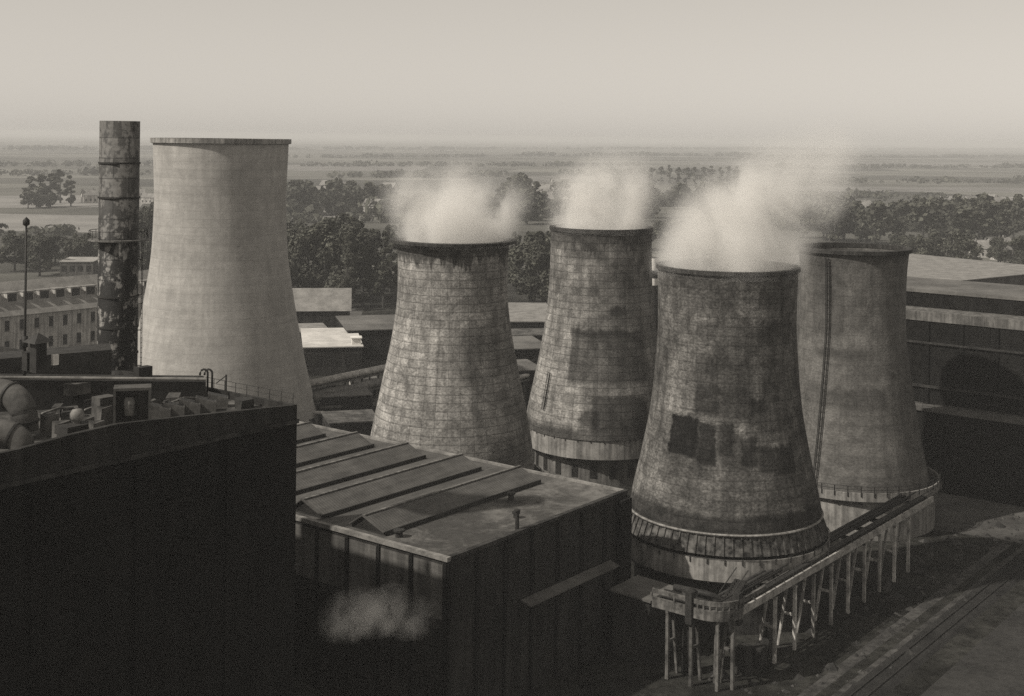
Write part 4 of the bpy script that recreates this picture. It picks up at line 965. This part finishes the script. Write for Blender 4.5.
def houses(n, px, py, label, group, s=(1, 1.4)):
    for k in range(n):
        p = at(px[0]+(px[1]-px[0])*(k+.2+.6*random.random())/n, py[0]+(py[1]-py[0])*random.random(), 0)
        o = bpy.data.objects.new('house', random.choice(HD)); COL.objects.link(o); o.location = p; o.rotation_euler = (0,0,random.uniform(-.6,.6)); q = random.uniform(*s); o.scale = (q,q,q); tag(o, label, 'house', group)
houses(5, (78, 150), (196, 206), 'pale little house on the bright left fields', 'houses on the left fields')
houses(4, (518, 545), (200, 212), 'pale house among the hazy trees left of the steam dome', 'houses left of the steam dome', (1.4, 2))
houses(7, (512, 572), (186, 204), 'pale house seen among hazy trees on the rise between the two rear steam clouds', 'houses on the rise', (1.6, 2.2)); houses(6, (300, 390), (190, 200), 'small pale house by the strip of trees right of the smooth tower', 'houses by the tree strip', (1.2, 1.6))
houses(2, (358, 372), (214, 217), 'white gabled house at the edge of the tree belt', 'houses at the tree belt', (1.2, 1.5))
houses(5, (840, 900), (214, 226), 'pale house inside the wide right tree belt', 'houses in the right tree belt')
houses(3, (960, 1000), (205, 212), 'pale house on the field past the right tree belt', 'houses past the right tree belt', (1.2, 1.6))
houses(6, (940, 1010), (255, 262), 'low house between dark trees at the right edge', 'houses between the right trees', (.9, 1.1))

# small steam at the workshop front
for px, py, d_, r_, h_, dn, lab in ((346, 634, 121, 3.0, 4.4, .17, 'low billow of white steam at the workshop windows, leftmost of three'), (378, 630, 122.5, 2.7, 4.2, .2, 'low billow of white steam at the workshop windows, middle of three'), (411, 634, 123, 2.4, 3.4, .13, 'low billow of white steam at the workshop windows, rightmost of three')):
    q_ = atd(px, py, d_); plume('steam', lab, (q_.x, q_.y, 0), q_.z, r_, h_, (.9, 0), .35, dn*1.45, .6, .75, px*.37)

# ------------------------------------------------------------------ haze
hz = NT('valley_haze'); pv = hz.n('ShaderNodeVolumePrincipled'); pv.inputs['Color'].default_value = (.86, .86, .86, 1); pv.inputs['Density'].default_value = 1.9e-4; pv.inputs['Anisotropy'].default_value = 0.0
hz.t.links.new(pv.outputs[0], hz.out.inputs['Volume'])
tag(MB().box(-S-500, S+500, -1200, S+500, -1.0, 66).build('haze', hz.m), 'thin pale haze lying over the works and fields', 'haze', kind='stuff')

# ------------------------------------------------------------------ light
SV = Vector((-.91, -.41, 0)).normalized(); EL = math.radians(43)
SV = Vector((SV.x*math.cos(EL), SV.y*math.cos(EL), math.sin(EL)))
wd = bpy.data.worlds.new('World'); sc.world = wd; wd.use_nodes = True; nt = wd.node_tree; nt.nodes.clear()
sky = nt.nodes.new('ShaderNodeTexSky'); sky.sky_type = 'NISHITA'; sky.sun_disc = False; sky.sun_elevation = EL; sky.sun_rotation = math.atan2(SV.x, SV.y)
sky.air_density = 1.0; sky.dust_density = 0.6; sky.ozone_density = 1.0
bwn = nt.nodes.new('ShaderNodeRGBToBW'); nt.links.new(sky.outputs[0], bwn.inputs[0])
cmb = nt.nodes.new('ShaderNodeCombineColor'); TINT = (1.0, .935, .84)
pw_ = nt.nodes.new('ShaderNodeMath'); pw_.operation = 'POWER'; pw_.inputs[1].default_value = .5; nt.links.new(bwn.outputs[0], pw_.inputs[0])   # a thin even overcast levels the sky
sc_ = nt.nodes.new('ShaderNodeMath'); sc_.operation = 'MULTIPLY'; sc_.inputs[1].default_value = 2.2; nt.links.new(pw_.outputs[0], sc_.inputs[0])
for i in range(3):
    mm = nt.nodes.new('ShaderNodeMath'); mm.operation = 'MULTIPLY'; mm.inputs[1].default_value = TINT[i]; nt.links.new(sc_.outputs[0], mm.inputs[0]); nt.links.new(mm.outputs[0], cmb.inputs[i])
bg = nt.nodes.new('ShaderNodeBackground'); bg.inputs['Strength'].default_value = .12; nt.links.new(cmb.outputs[0], bg.inputs[0])
wo = nt.nodes.new('ShaderNodeOutputWorld'); nt.links.new(bg.outputs[0], wo.inputs[0])
sl = bpy.data.lights.new('sun', 'SUN'); sl.energy = 4.2; sl.angle = math.radians(1.0); sl.color = (1.0, .94, .845)
so = bpy.data.objects.new('sun', sl); COL.objects.link(so); so.rotation_euler = (-SV).to_track_quat('-Z', 'Y').to_euler(); so.location = (-100, -100, 200)

# ------------------------------------------------------------------ camera
cd = bpy.data.cameras.new('camera'); co = bpy.data.objects.new('camera', cd); COL.objects.link(co)
cd.sensor_width = 36; cd.lens = F/1024*36; cd.shift_y = (CY-348)/1024; cd.clip_start = .5; cd.clip_end = 60000
mw = Matrix.Identity(4)
for i, v in enumerate((RGT, UPV, -FWD)):
    for j in range(3): mw[j][i] = v[j]
mw.translation = (0, 0, H); co.matrix_world = mw; sc.camera = co

vs = sc.view_settings; sc.display_settings.display_device = 'sRGB'; vs.view_transform = 'Standard'; vs.look = 'None'; vs.exposure = 0.0; vs.gamma = 1.0; vs.use_curve_mapping = False
cy = sc.cycles; cy.max_bounces = 6; cy.diffuse_bounces = 2; cy.glossy_bounces = 2; cy.volume_bounces = 3; cy.transparent_max_bounces = 12
cy.use_denoising = False
